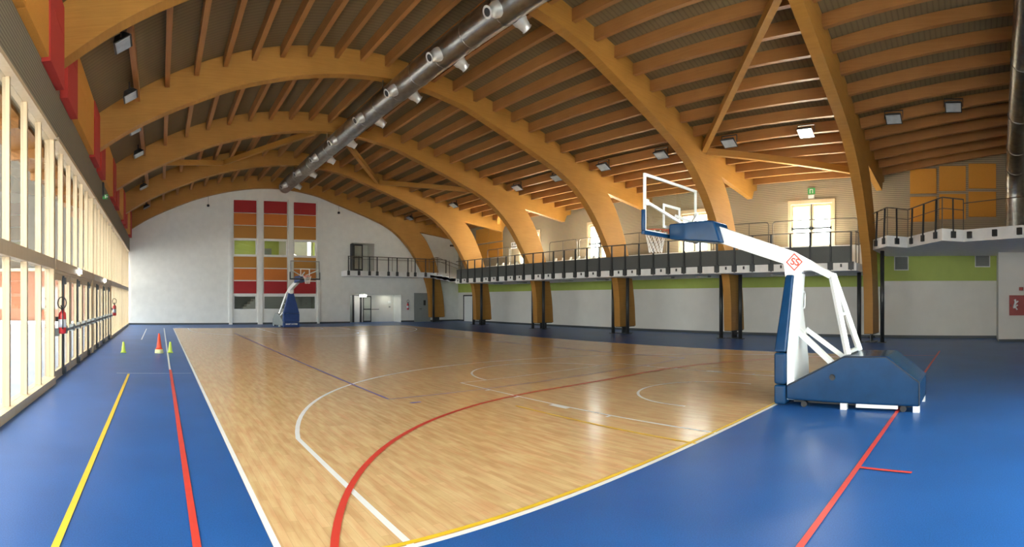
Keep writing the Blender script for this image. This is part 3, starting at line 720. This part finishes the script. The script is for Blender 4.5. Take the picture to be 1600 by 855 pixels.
FR = [(4.96, 8.86), (9.07, 11.0), (11.9, 14.6), (14.9, 17.7), (18.1, 20.6), (20.8, 23.1), (24.2, 26.9), (27.05, 29.5)]
for i, (a, b) in enumerate(FR):
    g = thing('guard_frame', (21.55, (a + b) / 2, 4.05), 'round cornered tubular guard rail on the raised walkway, %s from the camera' % nth(i), 'guard rail', 'tubular guard rails on the raised walkway')
    r = .12; P = [(21.55, a, 4.05), (21.55, a, 5.2 - r), (21.55, a + r * .3, 5.2 - r * .3), (21.55, a + r, 5.2), (21.55, b - r, 5.2), (21.55, b - r * .3, 5.2 - r * .3), (21.55, b, 5.2 - r), (21.55, b, 4.05)]
    MB().tube(P, .024, 8).build('hoop_rail', 'rail', g)
    MB().tube([(21.55, a, 4.65), (21.55, b, 4.65)], .014, 8).build('middle_rail', 'rail', g)
    MB().tube([(21.55, (a + b) / 2, 4.05), (21.55, (a + b) / 2, 5.2)], .018, 8).build('post', 'rail', g)
SY = [26.9, 26.3, 25.6, 24.9, 24.0, 21.4, 20.8, 20.2, 19.6, 19.05, 18.5, 9.75, 9.2, 8.65]
for i, y in enumerate(SY):
    s = thing('grandstand_chair', (20.4, y, 3.1), 'pale narrow seat back showing above the grey gallery infill, %s from the far end' % nth(i), 'chair', 'chairs on the long gallery')
    MB().box(20.37, 20.41, y - .02, y + .02, 3.1, 3.75).build('pedestal', 'rail', s)
    MB().prism([(20.32, 3.72), (20.42, 3.7), (20.50, 4.05), (20.45, 4.08)], 'Y', y - .07, y + .07).build('backrest', 'seat', s, bevel=.008)
    MB().prism([(20.0, 3.55), (20.36, 3.53), (20.36, 3.58), (20.02, 3.6)], 'Y', y - .07, y + .07).build('seat_pan', 'seat', s, bevel=.008)

# railing of the saw-toothed landing
rt = thing('landing_railing', (18.5, 2, 4.05), 'dark railing on the saw-toothed landing at right', 'railing')
path = [LP[0], LP[1], LP[2], LP[3], LP[4], LP[5]]
cxm = 21.
inner = [(p[0] + .05, p[1]) for p in path]
MB().tube([(p[0], p[1], 5.08) for p in inner[:5]], .024, 8).build('handrail', 'rail', rt)
MB().tube([(p[0], p[1], 4.72) for p in inner[:5]], .014, 8).build('middle_rail', 'rail', rt)
MB().tube([(inner[4][0], inner[4][1], 4.95), (inner[5][0], inner[5][1], 4.95)], .016, 8).build('slim_rail', 'rail', rt)
for (a, b), fr in zip(zip(path, path[1:]), ((.3, .85), (.45,), (.15, .5, .85), (.5,), (.12, .55, .95))):
    for t in fr:
        x, y = a[0] + (b[0] - a[0]) * t, a[1] + (b[1] - a[1]) * t
        d = Vector((b[0] - a[0], b[1] - a[1], 0)).normalized(); nrm = Vector((d.y, -d.x, 0))
        if nrm.x > 0: nrm = -nrm
        if path.index(a) < 4: MB().beam(Vector((x, y, 3.85)) + nrm * .03, (x + .05, y, 5.08), .07, .025, up=d).build('post', 'dark', rt)
        p = Vector((x, y, 3.86)) + nrm * .045
        MB().beam(p - Vector((0, 0, .11)), p + Vector((0, 0, .11)), .16, .08, up=nrm).build('bracket', 'dark', rt)
for p in inner[1:5]: MB().tube([(p[0] + .04, p[1], 4.05), (p[0] + .04, p[1], 5.08)], .02, 8).build('corner_post', 'rail', rt)
# railing of the end gallery
rt = thing('end_gallery_railing', (17, 34.2, 3.78), 'dark railing along the end gallery beside the open upper door', 'railing')
MB().tube([(12.95, 34.18, 4.79), (21.0, 34.18, 4.79)], .024, 8).build('handrail', 'rail', rt)
MB().tube([(12.95, 34.18, 4.6), (21.0, 34.18, 4.6)], .014, 8).build('middle_rail', 'rail', rt)
for i, x in enumerate((12.99, 13.78, 14.6, 15.2, 16.1, 16.8, 17.7, 18.3, 19.2, 19.9, 21.0)):
    MB().box(x - .035, x + .035, 34.16, 34.2, 3.5, 4.79).build('post', 'dark', rt)
    MB().box(x - .09, x + .09, 34.12, 34.198, 3.45, 3.75).build('bracket', 'dark', rt)
    if i % 2 == 0: MB().tube([(x + .35, 34.26, 3.78), (x + .35, 34.26, 4.78)], .02, 8).build('slim_post', 'rail', rt)
rt = thing('stair_handrail', (19.7, 32, 3.1), 'sloping tubular handrail at the far end of the long gallery', 'railing')
MB().tube([(19.65, 29.9, 4.0), (19.65, 33.2, 4.85), (19.65, 34.1, 4.85)], .024, 8).build('handrail', 'rail', rt)
MB().tube([(19.65, 29.9, 3.75), (19.65, 33.2, 4.6), (19.65, 34.1, 4.6)], .016, 8).build('middle_rail', 'rail', rt)
for y, zb, zt in ((29.9, 3.0, 4.0), (31.5, 3.2, 4.41), (33.2, 3.4, 4.85)): MB().tube([(19.65, y, zb), (19.65, y, zt)], .02, 8).build('post', 'rail', rt)

# ------------------------------------------------------------------ ducts
du = thing('air_duct', (8.0, 19, 9.05), 'long galvanised round air duct with nozzles hung under the roof', 'duct')
DX, DZ, DR = 8.0, 9.0, .4
MB().tube([(DX, 5.2, DZ)] + [(DX, 5.2 + i * 27.4 / 12, DZ) for i in range(1, 13)], DR, 28).build('duct_tube', 'duct', du)
for i in range(19):
    y = 5.9 + i * 1.46
    MB().tube([(DX, y - .02, DZ), (DX, y + .02, DZ)], DR + .012, 28).build('seam_ring', 'duct', du)
for y in (7.1, 10.1, 12.9, 15.8, 18.7, 21.8, 24.7, 27.8, 31.0):
    for s in (-1, 1):
        d = Vector((s * .86, 0, -.5)).normalized(); p = Vector((DX, y, DZ)) + d * (DR - .03)
        nz = MB().tube([p, p + d * .12, p + d * .18, p + d * .34, p + d * .36], [.20, .19, .16, .13, .155], 16).build('nozzle', 'nozzle', du)
        MB().tube([p + d * .355, p + d * .366], .10, 14).build('nozzle_mouth', 'ductdark', nz)
for y in AY[1:5]:
    for s in (-1, 1): MB().box(DX + s * (DR - .005) - .015, DX + s * (DR - .005) + .015, y - .02, y + .02, DZ, 9.42).build('hanger_strap', 'duct', du)
d2 = thing('riser_duct', (20.5, -1.6, 4.05), 'thick galvanised duct rising at the right edge of the photo', 'duct')
P2 = spline([(20.5, -1.57, 4.06), (20.5, -1.57, 5.2), (20.42, -1.56, 5.95), (19.9, -1.54, 6.75), (18.5, -1.5, 7.4), (16, -1.42, 8.15), (12.5, -1.3, 8.95), (9, -1.2, 9.5)], 5)
MB().tube(P2, .37, 24).build('duct_tube', 'duct', d2)
for i in range(3, len(P2) - 2, 4):
    a, b = Vector(P2[i]), Vector(P2[i + 1]); t = (b - a).normalized()
    MB().tube([a - t * .03, a + t * .03], .39, 24).build('seam_ring', 'duct', d2)

# ------------------------------------------------------------------ floodlights under the purlins
FY = [.73, 2.75, 5.87, 8.9, 12.0, 15.1, 18.1, 21.1, 24.2, 27.3, 30.3, 33.2]
def flood(x, y, side, label, on=False):
    zt = deck_z(x) - .36 + rise(y) * (y < 4.2)
    root = thing('floodlight', (x, y, zt), label, 'floodlight', 'floodlights under the roof, %s side' % ('right' if side < 0 else 'left'))
    n = Vector((side * .45, 0, -.89)); u = Vector((0, 1, 0)); v = n.cross(u)
    c = Vector((x, y, zt - .24))
    def q(a_, b_, d_): return c + u * a_ + v * b_ + n * d_
    hs = MB().add([q(-.29, -.24, .06), q(.29, -.24, .06), q(.29, .24, .06), q(-.29, .24, .06), q(-.2, -.12, -.12), q(.2, -.12, -.12), q(.2, .12, -.12), q(-.2, .12, -.12)],
                  [(0, 1, 2, 3), (7, 6, 5, 4), (0, 4, 5, 1), (1, 5, 6, 2), (2, 6, 7, 3), (3, 7, 4, 0)])
    hs.build('housing', 'dark', root, bevel=.015)
    lg = MB().add([q(-.25, -.19, .062), q(.25, -.19, .062), q(.25, .19, .062), q(-.25, .19, .062), q(-.24, -.18, .075), q(.24, -.18, .075), q(.24, .18, .075), q(-.24, .18, .075)],
                  [(0, 1, 2, 3), (7, 6, 5, 4), (0, 4, 5, 1), (1, 5, 6, 2), (2, 6, 7, 3), (3, 7, 4, 0)])
    lg.build('lamp_glass', 'lamp_on' if on else 'lampglass', root)
    MB().box(x - .02, x + .02, y - .32, y - .3, zt - .26, zt + .02).box(x - .02, x + .02, y + .3, y + .32, zt - .26, zt + .02).box(x - .02, x + .02, y - .32, y + .32, zt - .01, zt + .02).build('bracket', 'dark', root)
for i, y in enumerate(FY):
    flood(17.35, y, -1, 'lit floodlight glowing under the right roof slope' if i == 2 else 'dark floodlight under the right roof slope, %s from the right edge' % nth(i), i == 2)
for i, y in enumerate(FY[4:]):
    flood(-.88, y, 1, 'dark floodlight above the glazed left wall, %s from the camera' % nth(i))

# ------------------------------------------------------------------ basketball stands
def text_mesh(s, size, mat, name, parent, loc, cols, shear=0., extrude=.002, align='CENTER', sx=1.):
    cu = bpy.data.curves.new(name, 'FONT'); cu.body = s; cu.size = size; cu.extrude = extrude; cu.align_x = align; cu.align_y = 'CENTER'; cu.shear = shear; cu.offset = size * .022
    tmp = bpy.data.objects.new(name, cu); C.objects.link(tmp); bpy.context.view_layer.update()
    me = bpy.data.meshes.new_from_object(tmp.evaluated_get(bpy.context.evaluated_depsgraph_get()))
    bpy.data.objects.remove(tmp); bpy.data.curves.remove(cu)
    R_ = Matrix((cols[0], cols[1], cols[2])).transposed().to_4x4()
    me.transform(Matrix.Translation(loc) @ R_ @ Matrix.Diagonal((sx, 1, 1, 1)))
    me.materials.clear(); me.materials.append(M[mat])
    o = bpy.data.objects.new(name, me); C.objects.link(o); o.parent = parent; return o

def hoop(loc, rot, label, near):
    root = thing('basketball_stand', loc, label, 'basketball hoop', world=False)
    root.rotation_euler = (0, 0, rot)
    pad = 'pad' if near else 'padfar'
    bx = MB().prism([(-.21, .11), (-2.34, .09), (-2.34, .46), (-1.84, .845), (-1.16, .835), (-.21, .34)], 'X', -.52, .5).build('base_cover', 'pad' if near else 'doorgrey', root, bevel=.035, seg=3)
    g = MB(); g.add([(-.524 - (.004 if k < 12 else 0), -.98 + (.05 if k < 12 else .03) * math.cos(2 * PI * k / 12), .5 + (.05 if k < 12 else .03) * math.sin(2 * PI * k / 12)) for k in range(24)], [(k, (k + 1) % 12, 12 + (k + 1) % 12, 12 + k) for k in range(12)] + [tuple(range(12, 24))])
    g.build('grommet', 'black', bx)
    if near:
        sm = MB().tube([(-.525, -.24, .33), (-.525, -1.16, .82), (-.525, -1.83, .83), (-.525, -2.33, .46), (-.525, -2.33, .11)], .008, 6); sm.build('seam', 'black', bx)
    MB().box(-.4, .38, -2.2, -.3, .06, .095).build('base_plate', 'black', root)
    for fx in (-.5, .36):
        for fy in (-1.2, -2.33): MB().box(fx, fx + .1, fy, fy + .1, 0, .1).build('foot', 'white', root)
    MB().box(-.5, -.44, -2.0, -1.35, .045, .1).build('chassis', 'white', root)
    for x in (-.46, .42):
        for y in (-.5, -2.08):
            MB().tube([(x - .025, y, .05), (x + .025, y, .05)], .05, 16).build('wheel', 'black', root)
    MB().prism([(-.47, .1), (.33, .1), (.27, .7), (-.02, 1.6), (.08, 2.14), (-.13, 2.14), (-.47, .85)], 'Y', -.33, -.205).build('mast', 'white', root, bevel=.008)
    for z0, z1, x0, x1, yf, yb in ((.02, .335, .53, .53, 0, -.2), (.345, .85, .53, .53, 0, -.2)):
        MB().box(-x0, x0, yb, yf, z0, z1).build('mast_pad', pad, root, bevel=.04, seg=3)
    up = MB().add([(-.53, -.2, .86), (.53, -.2, .86), (.17, -.2, 2.12), (-.17, -.2, 2.12), (-.53, 0, .86), (.53, 0, .86), (.17, -.06, 2.12), (-.17, -.06, 2.12)],
                  [(0, 1, 2, 3), (7, 6, 5, 4), (0, 4, 5, 1), (1, 5, 6, 2), (2, 6, 7, 3), (3, 7, 4, 0)]).build('mast_pad', pad, root, bevel=.035, seg=3)
    if not near:
        text_mesh('SPORT SYSTEM', .115, 'lwhite', 'pad_lettering', up, (0, .003, .2), ((-1, 0, 0), (0, 0, 1), (0, 1, 0)))
        s_ = Vector((-.36, 0, 1.26)).normalized()
        text_mesh('SPORT SYSTEM', .075, 'lwhite', 'pad_lettering', up, (.36, -.022, 1.22), ((-.274, -.045, .96), (-.96, .0, -.274), (0, 1, 0.05)))
    MB().tube([(-.06, -.28, 1.55), (.1, -.3, 1.56), (.14, -.3, 1.60), (.14, -.3, 1.80), (.1, -.3, 1.84), (-.06, -.28, 1.85)], .018, 8).build('handle', 'white', root)
    am = MB().prism([(2.2, 2.86), (1.6, 2.84), (1.46, 2.8), (.0, 2.31), (-.02, 2.2), (-.03, 2.08), (-.26, 2.08), (-.29, 2.14), (-.37, 2.19), (-.5, 2.19), (-.72, 2.09), (-.8, 2.05), (-.87, 2.1), (-.84, 2.15), (-.15, 2.52), (1.35, 3.06), (1.6, 3.08), (2.2, 3.08)], 'X', -.1, .1).build('arm', 'white', root, bevel=.012)
    dm = MB()
    if near:
        c = (-.20, 2.335); a, b = .15, .122
        O = [(c[0], c[1] + a), (c[0] + a, c[1]), (c[0], c[1] - a), (c[0] - a, c[1])]; I = [(c[0], c[1] + b), (c[0] + b, c[1]), (c[0], c[1] - b), (c[0] - b, c[1])]
        dm.add([(-.104, *p) for p in O] + [(-.104, *p) for p in I], [(i, (i + 1) % 4, 4 + (i + 1) % 4, 4 + i) for i in range(4)]); dm.build('diamond_logo', 'logo', am)
        text_mesh('SS', .165, 'logo', 'logo_letters', am, (-.104, c[0], c[1]), ((0, -1, -.18), (0, 0, 1), (-1, 0, 0)), shear=.25, sx=1.02)
    MB().prism([(2.2, 2.83), (1.9, 2.79), (1.12, 2.71), (1.25, 3.1), (1.4, 3.12), (2.2, 3.11)], 'X', -.26, .26).build('arm_pad', pad, root, bevel=.03, seg=3)
    for s in (-1, 1):
        MB().beam((s * .05, -.83, 2.13), (s * .41, -1.2, .84), .075, .085).build('support_leg', 'white', root)
        MB().beam((s * .22, -.3, 1.2), (s * .40, -.95, .70), .08, .08).build('brace_bar', 'white', root)
        MB().beam((s * .86, 2.26, 3.43), (s * .06, 1.95, 3.08), .045, .045).build('board_strut', 'white', root)
        MB().box(s * .86 - .04, s * .86 + .04, 2.24, 2.295, 3.38, 3.48).build('strut_plate', 'white', root)
    MB().beam((-.22, -1.015, 1.47), (.22, -1.015, 1.47), .06, .05).build('rung', 'white', root)
    MB().beam((-.41, -1.19, .88), (.41, -1.19, .88), .06, .05).build('rung', 'white', root)
    MB().beam((0, 1.75, 3.1), (0, 2.22, 3.3), .05, .05).build('board_strut', 'white', root)
    bd = MB().box(-.9, .9, 2.30, 2.312, 2.9, 3.95).build('backboard', 'board', root)
    fr = MB()
    for y0_, y1_ in ((2.285, 2.318),):
        fr.box(-.9, -.85, y0_, y1_, 2.9, 3.95).box(.85, .9, y0_, y1_, 2.9, 3.95).box(-.85, .85, y0_, y1_, 2.9, 2.95).box(-.85, .85, y0_, y1_, 3.9, 3.95)
    fr.build('board_frame', 'boardwhite' if near else 'grey', bd)
    t = MB().box(-.295, -.245, 2.297, 2.316, 3.05, 3.5).box(.245, .295, 2.297, 2.316, 3.05, 3.5).box(-.245, .245, 2.297, 2.316, 3.05, 3.1).box(-.245, .245, 2.297, 2.316, 3.45, 3.5); t.build('target_square', 'boardwhite', bd)
    ep = MB().box(-.935, .935, 2.265, 2.335, 2.86, 2.93).box(-.935, -.895, 2.265, 2.335, 2.93, 3.3).box(.895, .935, 2.265, 2.335, 2.93, 3.3)
    ep.build('edge_pad', 'pad' if near else 'black', bd, bevel=.008)
    rc = (0, 2.31 + .375, 3.05); N = 32
    MB().tube([(rc[0] + .228 * math.cos(2 * PI * i / N), rc[1] + .228 * math.sin(2 * PI * i / N), rc[2]) for i in range(N)], .011, 8, closed=True).box(-.08, .08, 2.318, 2.335, 2.95, 3.1).box(-.09, .09, 2.33, 2.46, 3.03, 3.045).build('rim', 'rim', root)
    nt = MB()
    for k in range(12):
        for s in (-1, 1):
            pts = []
            for i in range(9):
                t = i / 8; r = .226 - .1 * t ** .7; a_ = 2 * PI * k / 12 + s * t * 1.05
                pts.append((rc[0] + r * math.cos(a_), rc[1] + r * math.sin(a_), rc[2] - .005 - .42 * t))
            nt.tube(pts, .0055, 5)
    nt.build('net', 'net', root)
    return root
hoop((CX, 3.17, 0), 0, 'large basketball hoop stand with shiny blue padded base at right', True)
hoop((8.03, 31.0, 0), PI + .09, 'distant basketball hoop stand before the white end wall', False)

# ------------------------------------------------------------------ cones
def cone(x, y, z, h, r, mat, label, name='sports_cone'):
    c = thing(name, (x, y, z), label, 'cone', 'training cones')
    MB().lathe([(r, .02), (r * .93, .04), (.03, h - .01), (.015, h)], (x, y, z), 24).build('cone_body', mat, c)
    MB().box(x - r * 1.25, x + r * 1.25, y - r * 1.25, y + r * 1.25, z, z + .02).build('base_plate', mat, c, bevel=.008)
cone(-1.18, 16.73, 0, .35, .075, 'cone_y', 'small lime cone alone at left on the blue floor')
cone(.33, 16.75, 0, .35, .075, 'cone_y', 'small lime cone just right of the red cone')
cone(-.03, 16.6, .13, .5, .09, 'cone_r', 'tall red cone standing on a pale yellow base')
solo('marker_disc_stack', MB().lathe([(.135, 0), (.14, .02), (.125, .125), (.1, .13)], (-.03, 16.6, 0), 24), 'cone_yb', (-.03, 16.6, 0), 'pale yellow stack of marker discs under the red cone', 'marker')

# ------------------------------------------------------------------ extinguishers, signs, small fittings
def extinguisher(x, y, z, label, wall):
    c = thing('fire_extinguisher', (x, y, z), label, 'fire extinguisher', 'fire extinguishers')
    MB().lathe([(.07, 0), (.082, .02), (.082, .40), (.07, .44), (.03, .47), (.028, .5)], (x, y, z), 24).build('cylinder', 'ext_red', c)
    MB().lathe([(.0835, .13), (.0835, .30)], (x, y, z), 24).build('paper_label', 'paper', c)
    MB().box(x - .025, x + .025, y - .03, y + .03, z + .49, z + .54).beam((x, y - .01, z + .54), (x, y - .14, z + .58), .025, .02).build('valve', 'black', c)
    d = Vector(wall)
    n_ = Vector((d.y, d.x, 0))
    pts = [Vector((x, y, z + .52)) + Vector((0, -.02, 0)) + n_ * 0 + Vector((.09 * math.sin(a), -.01, .12 - .12 * math.cos(a))) for a in [2 * PI * i / 18 for i in range(19)]]
    MB().tube(pts + [Vector((x + .02, y - .06, z + .45)), Vector((x + .03, y - .095, z + .25)), Vector((x + .03, y - .1, z + .1))], .013, 8).build('hose', 'black', c)
    MB().beam(Vector((x, y, z + .3)) + d * .08, Vector((x, y, z + .3)) + d * .14, .06, .1).build('wall_bracket', 'black', c)
extinguisher(-2.02, 10.6, 1.0, 'red fire extinguisher with white label on the nearest door post', (-1, 0, 0))
extinguisher(-2.02, 22.95, 1.0, 'distant red fire extinguisher on the post past the last glass door', (-1, 0, 0))
extinguisher(18.3, 35.36, .95, 'small fire extinguisher beside the grey door on the end wall', (0, 1, 0))
for y, t in ((13.5, 'nearer'), (19.7, 'farther')):
    l = thing('emergency_light', (-2.15, y, 2.4), 'glowing emergency lamp above the glass doors, %s of two' % t, 'emergency light', 'lamps above the glass doors')
    MB().box(-2.18, -2.12, y - .17, y + .17, 2.38, 2.5).build('housing', 'white', l); MB().box(-2.12, -2.07, y - .16, y + .16, 2.39, 2.49).build('diffuser', 'exit_on', l)
s = thing('exit_sign', (-2.0, 18.7, 5.36), 'small green exit sign hung off the grey slatted band', 'exit sign')
MB().box(-2.08, -2.02, 18.6, 18.86, 5.45, 5.95).build('bracket', 'dark', s)
MB().box(-2.08, -1.9, 18.7, 18.76, 5.36, 5.52).build('sign_case', 'exit_green', s)
MB().box(-1.99, -1.95, 18.69, 18.70, 5.39, 5.5).box(-1.94, -1.88, 18.69, 18.70, 5.42, 5.45).build('white_symbol', 'lwhite', s)
s = thing('exit_sign', (XR, 7.5, 6.45), 'green running man exit sign over the double gallery window', 'exit sign')
MB().box(XR - .06, XR, 7.33, 7.67, 6.62, 6.9).build('sign_case', 'exit_green', s)
sy = MB(); sy.box(XR - .066, XR - .06, 7.42, 7.45, 6.66, 6.85).box(XR - .066, XR - .06, 7.55, 7.58, 6.66, 6.85).box(XR - .066, XR - .06, 7.45, 7.55, 6.82, 6.85); sy.build('white_symbol', 'lwhite', s)
MB().box(XR - .1, XR, 7.36, 7.64, 6.42, 6.58).build('lamp_box', 'white', s)
s = thing('notice_board', (XR, 28.3, 5.4), 'small white notice on the slatted wall beside the farthest gallery window', 'notice')
MB().box(XR - .04, XR, 28.0, 28.6, 5.3, 5.75).build('sheet', 'paper', s, bevel=.004)
MB().box(XR - .045, XR - .04, 28.07, 28.25, 5.52, 5.7).box(XR - .045, XR - .04, 28.32, 28.53, 5.52, 5.7).box(XR - .045, XR - .04, 28.07, 28.53, 5.36, 5.46).build('printed_blocks', 'grey', s)
s = thing('exit_lamp', (14.69, 35.62, 2.0), 'bright emergency lamp over the vestibule at the end wall', 'emergency light')
MB().box(14.42, 14.96, 35.56, 35.66, 2.08, 2.115).build('housing', 'white', s); MB().box(14.44, 14.94, 35.55, 35.67, 1.93, 2.08).build('diffuser', 'exit_on', s)
s = thing('wall_intercom', (17.4, 36.78, 1.3), 'small white box with dark buttons inside the vestibule', 'intercom')
MB().box(17.3, 17.55, 36.74, 36.8, 1.42, 1.62).build('case', 'white', s); MB().box(17.36, 17.48, 36.75, 36.8, 1.1, 1.22).build('button_box', 'grey', s)
for x, z, t in ((3.28, 8.05, 'left'), (12.63, 7.9, 'right')):
    s = thing('hanging_sensor', (x, 35.2, z), 'tiny dark sensor hanging on a wire, %s of the wall panels' % t, 'sensor', 'hanging sensors')
    MB().lathe([(.05, 0), (.09, .03), (.09, .13), (.03, .17)], (x, 35.2, z), 12).build('sensor_body', 'dark', s); MB().tube([(x, 35.2, z + .16), (x, 35.2, 8.85 if x < 5 else 8.55)], .012, 6).build('wire', 'grey', s)
s = thing('wall_camera', (22.2, 35.3, 6.0), 'small dark camera high in the far right corner', 'camera')
MB().box(22.05, 22.4, 35.15, 35.3, 5.98, 6.12).build('body', 'dark', s, bevel=.01); MB().box(22.2, 22.26, 35.28, 35.5, 6.02, 6.08).build('arm', 'dark', s)

# ------------------------------------------------------------------ outdoors
struct('ground', MB().box(-60, -2.5, -30, 75, -.3, -.04).box(-2.5, 60, -30, YN - .25, -.3, -.04), 'pave', 'pale paving outside the glazed wall', 'ground')
b = thing('neighbour_building', (-16, 44, 0), 'dark brick and brown clad building seen through the left glazing', 'building')
bw = MB(); wall_grid(bw, -40, -3.2, -.04, 4.2, [(x, x + 1.6, .9, 2.8) for x in range(-38, -4, 4)], lambda a, b_, c, d: bw.box(a, b_, 42, 42.3, c, d)); bw.build('brick_wall', 'terracotta', b)
MB().box(-40, -3.2, 42.1, 42.4, 4.2, 17).build('upper_wall', 'facade', b)
MB().box(-40, -3.2, 41.9, 42.0, 4.1, 4.35).build('string_course', 'render', b)
for x in range(-38, -4, 4): MB().box(x, x + 1.6, 42.2, 42.25, .9, 2.8).build('window_pane', 'roomdark', b)
cl = thing('outdoor_louvre', (-5.5, 14.2, 0), 'white slatted screen on cream posts outside the glazing', 'screen')
lm = MB()
for i in range(6): lm.box(-6.0, -5.95, 12.6, 15.4, 1.75 + i * .22, 1.87 + i * .22)
lm.build('slats', 'white', cl); MB().box(-6.1, -5.9, 12.4, 12.6, -.04, 3.1).build('post', 'render', cl); MB().box(-6.1, -5.9, 15.4, 15.6, -.04, 3.1).build('post', 'render', cl)
pr = thing('outer_eave', (-3, 16, 4.9), 'narrow brown timber eave outside the glazed wall', 'eave')
MB().box(-3.3, -2.5, -12, 36, 4.98, 5.2).build('soffit_boards', 'purlin', pr)
for y in range(-11, 36, 2): MB().box(-3.3, -2.5, y - .06, y + .06, 4.78, 4.98).build('rafter', 'purlin', pr)
struct('terrace', MB().box(XR + .25, 45, -10, 50, 3.7, 3.95), 'terrace', 'pale terrace outside the gallery windows', 'terrace')

# ------------------------------------------------------------------ light, camera
w = bpy.data.worlds.new('sky'); bpy.context.scene.world = w; w.use_nodes = True
bg = w.node_tree.nodes['Background']; bg.inputs[0].default_value = (.90, .95, .97, 1); bg.inputs[1].default_value = 4.0
def sun(): 
    l = bpy.data.lights.new('sun', 'SUN'); l.energy = 75.; l.angle = .01; l.color = (1, .92, .80)
    o = bpy.data.objects.new('sun', l); C.objects.link(o)
    d = Vector((-.84, -.03, -.54)); o.rotation_euler = d.to_track_quat('-Z', 'Y').to_euler()
sun()
def portal(loc, rot, sx, sy):
    l = bpy.data.lights.new('window_portal', 'AREA'); l.shape = 'RECTANGLE'; l.size = sx; l.size_y = sy; l.cycles.is_portal = True
    o = bpy.data.objects.new('window_portal', l); C.objects.link(o); o.location = loc; o.rotation_euler = rot
portal((-2.6, 16.6, 2.65), (0, -PI / 2, 0), 5.3, 37.4)
portal((3.2, YN - .3, 3.2), (PI / 2, 0, PI), 9.4, 5.7)
for a, b in D_R: portal((XR + .3, (a + b) / 2, 5.2), (0, PI / 2, 0), 2.2, b - a)
def lamp(loc, e, size, col):
    l = bpy.data.lights.new('room_lamp', 'AREA'); l.energy = e; l.size = size; l.color = col
    o = bpy.data.objects.new('room_lamp', l); C.objects.link(o); o.location = loc
lamp((6.5, 37.2, 6.5), 6, 1.0, (1, .95, .8)); lamp((10.4, 37.2, 6.5), 3, 1.0, (1, .95, .85)); lamp((8.5, 37.4, 2.9), 2., 1.0, (1, .95, .85)); lamp((17.0, 36.3, 2.1), 1.5, .4, (1, .97, .8))

cam = bpy.data.cameras.new('camera'); co = bpy.data.objects.new('camera', cam); C.objects.link(co)
FPX, PX0, PY0 = 811., 250., 468.8
ta, tb = (0 - PX0) / FPX, (1600 - PX0) / FPX
mid, half = (ta + tb) / 2, (tb - ta) / 2
co.location = (0, 0, 1.70); co.rotation_euler = (PI / 2, 0, -mid)
cam.type = 'PANO'; cam.panorama_type = 'CENTRAL_CYLINDRICAL'
cam.central_cylindrical_radius = 1.0
cam.central_cylindrical_range_u_min = -half; cam.central_cylindrical_range_u_max = half
cam.central_cylindrical_range_v_min = -(855 - PY0) / FPX; cam.central_cylindrical_range_v_max = PY0 / FPX
cam.clip_start = .05; cam.clip_end = 500
sc = bpy.context.scene
sc.camera = co
sc.view_settings.view_transform = 'Standard'; sc.view_settings.look = 'None'; sc.view_settings.gamma = 1.0
sc.view_settings.use_curve_mapping = False; sc.view_settings.exposure = 1.88
sc.cycles.use_denoising = True
sc.cycles.max_bounces = 10; sc.cycles.diffuse_bounces = 6; sc.cycles.transparent_max_bounces = 24
sc.cycles.caustics_reflective = False; sc.cycles.caustics_refractive = False
sc.cycles.sample_clamp_indirect = 8.
for o in bpy.data.objects:
    if '_world' in o: del o['_world']
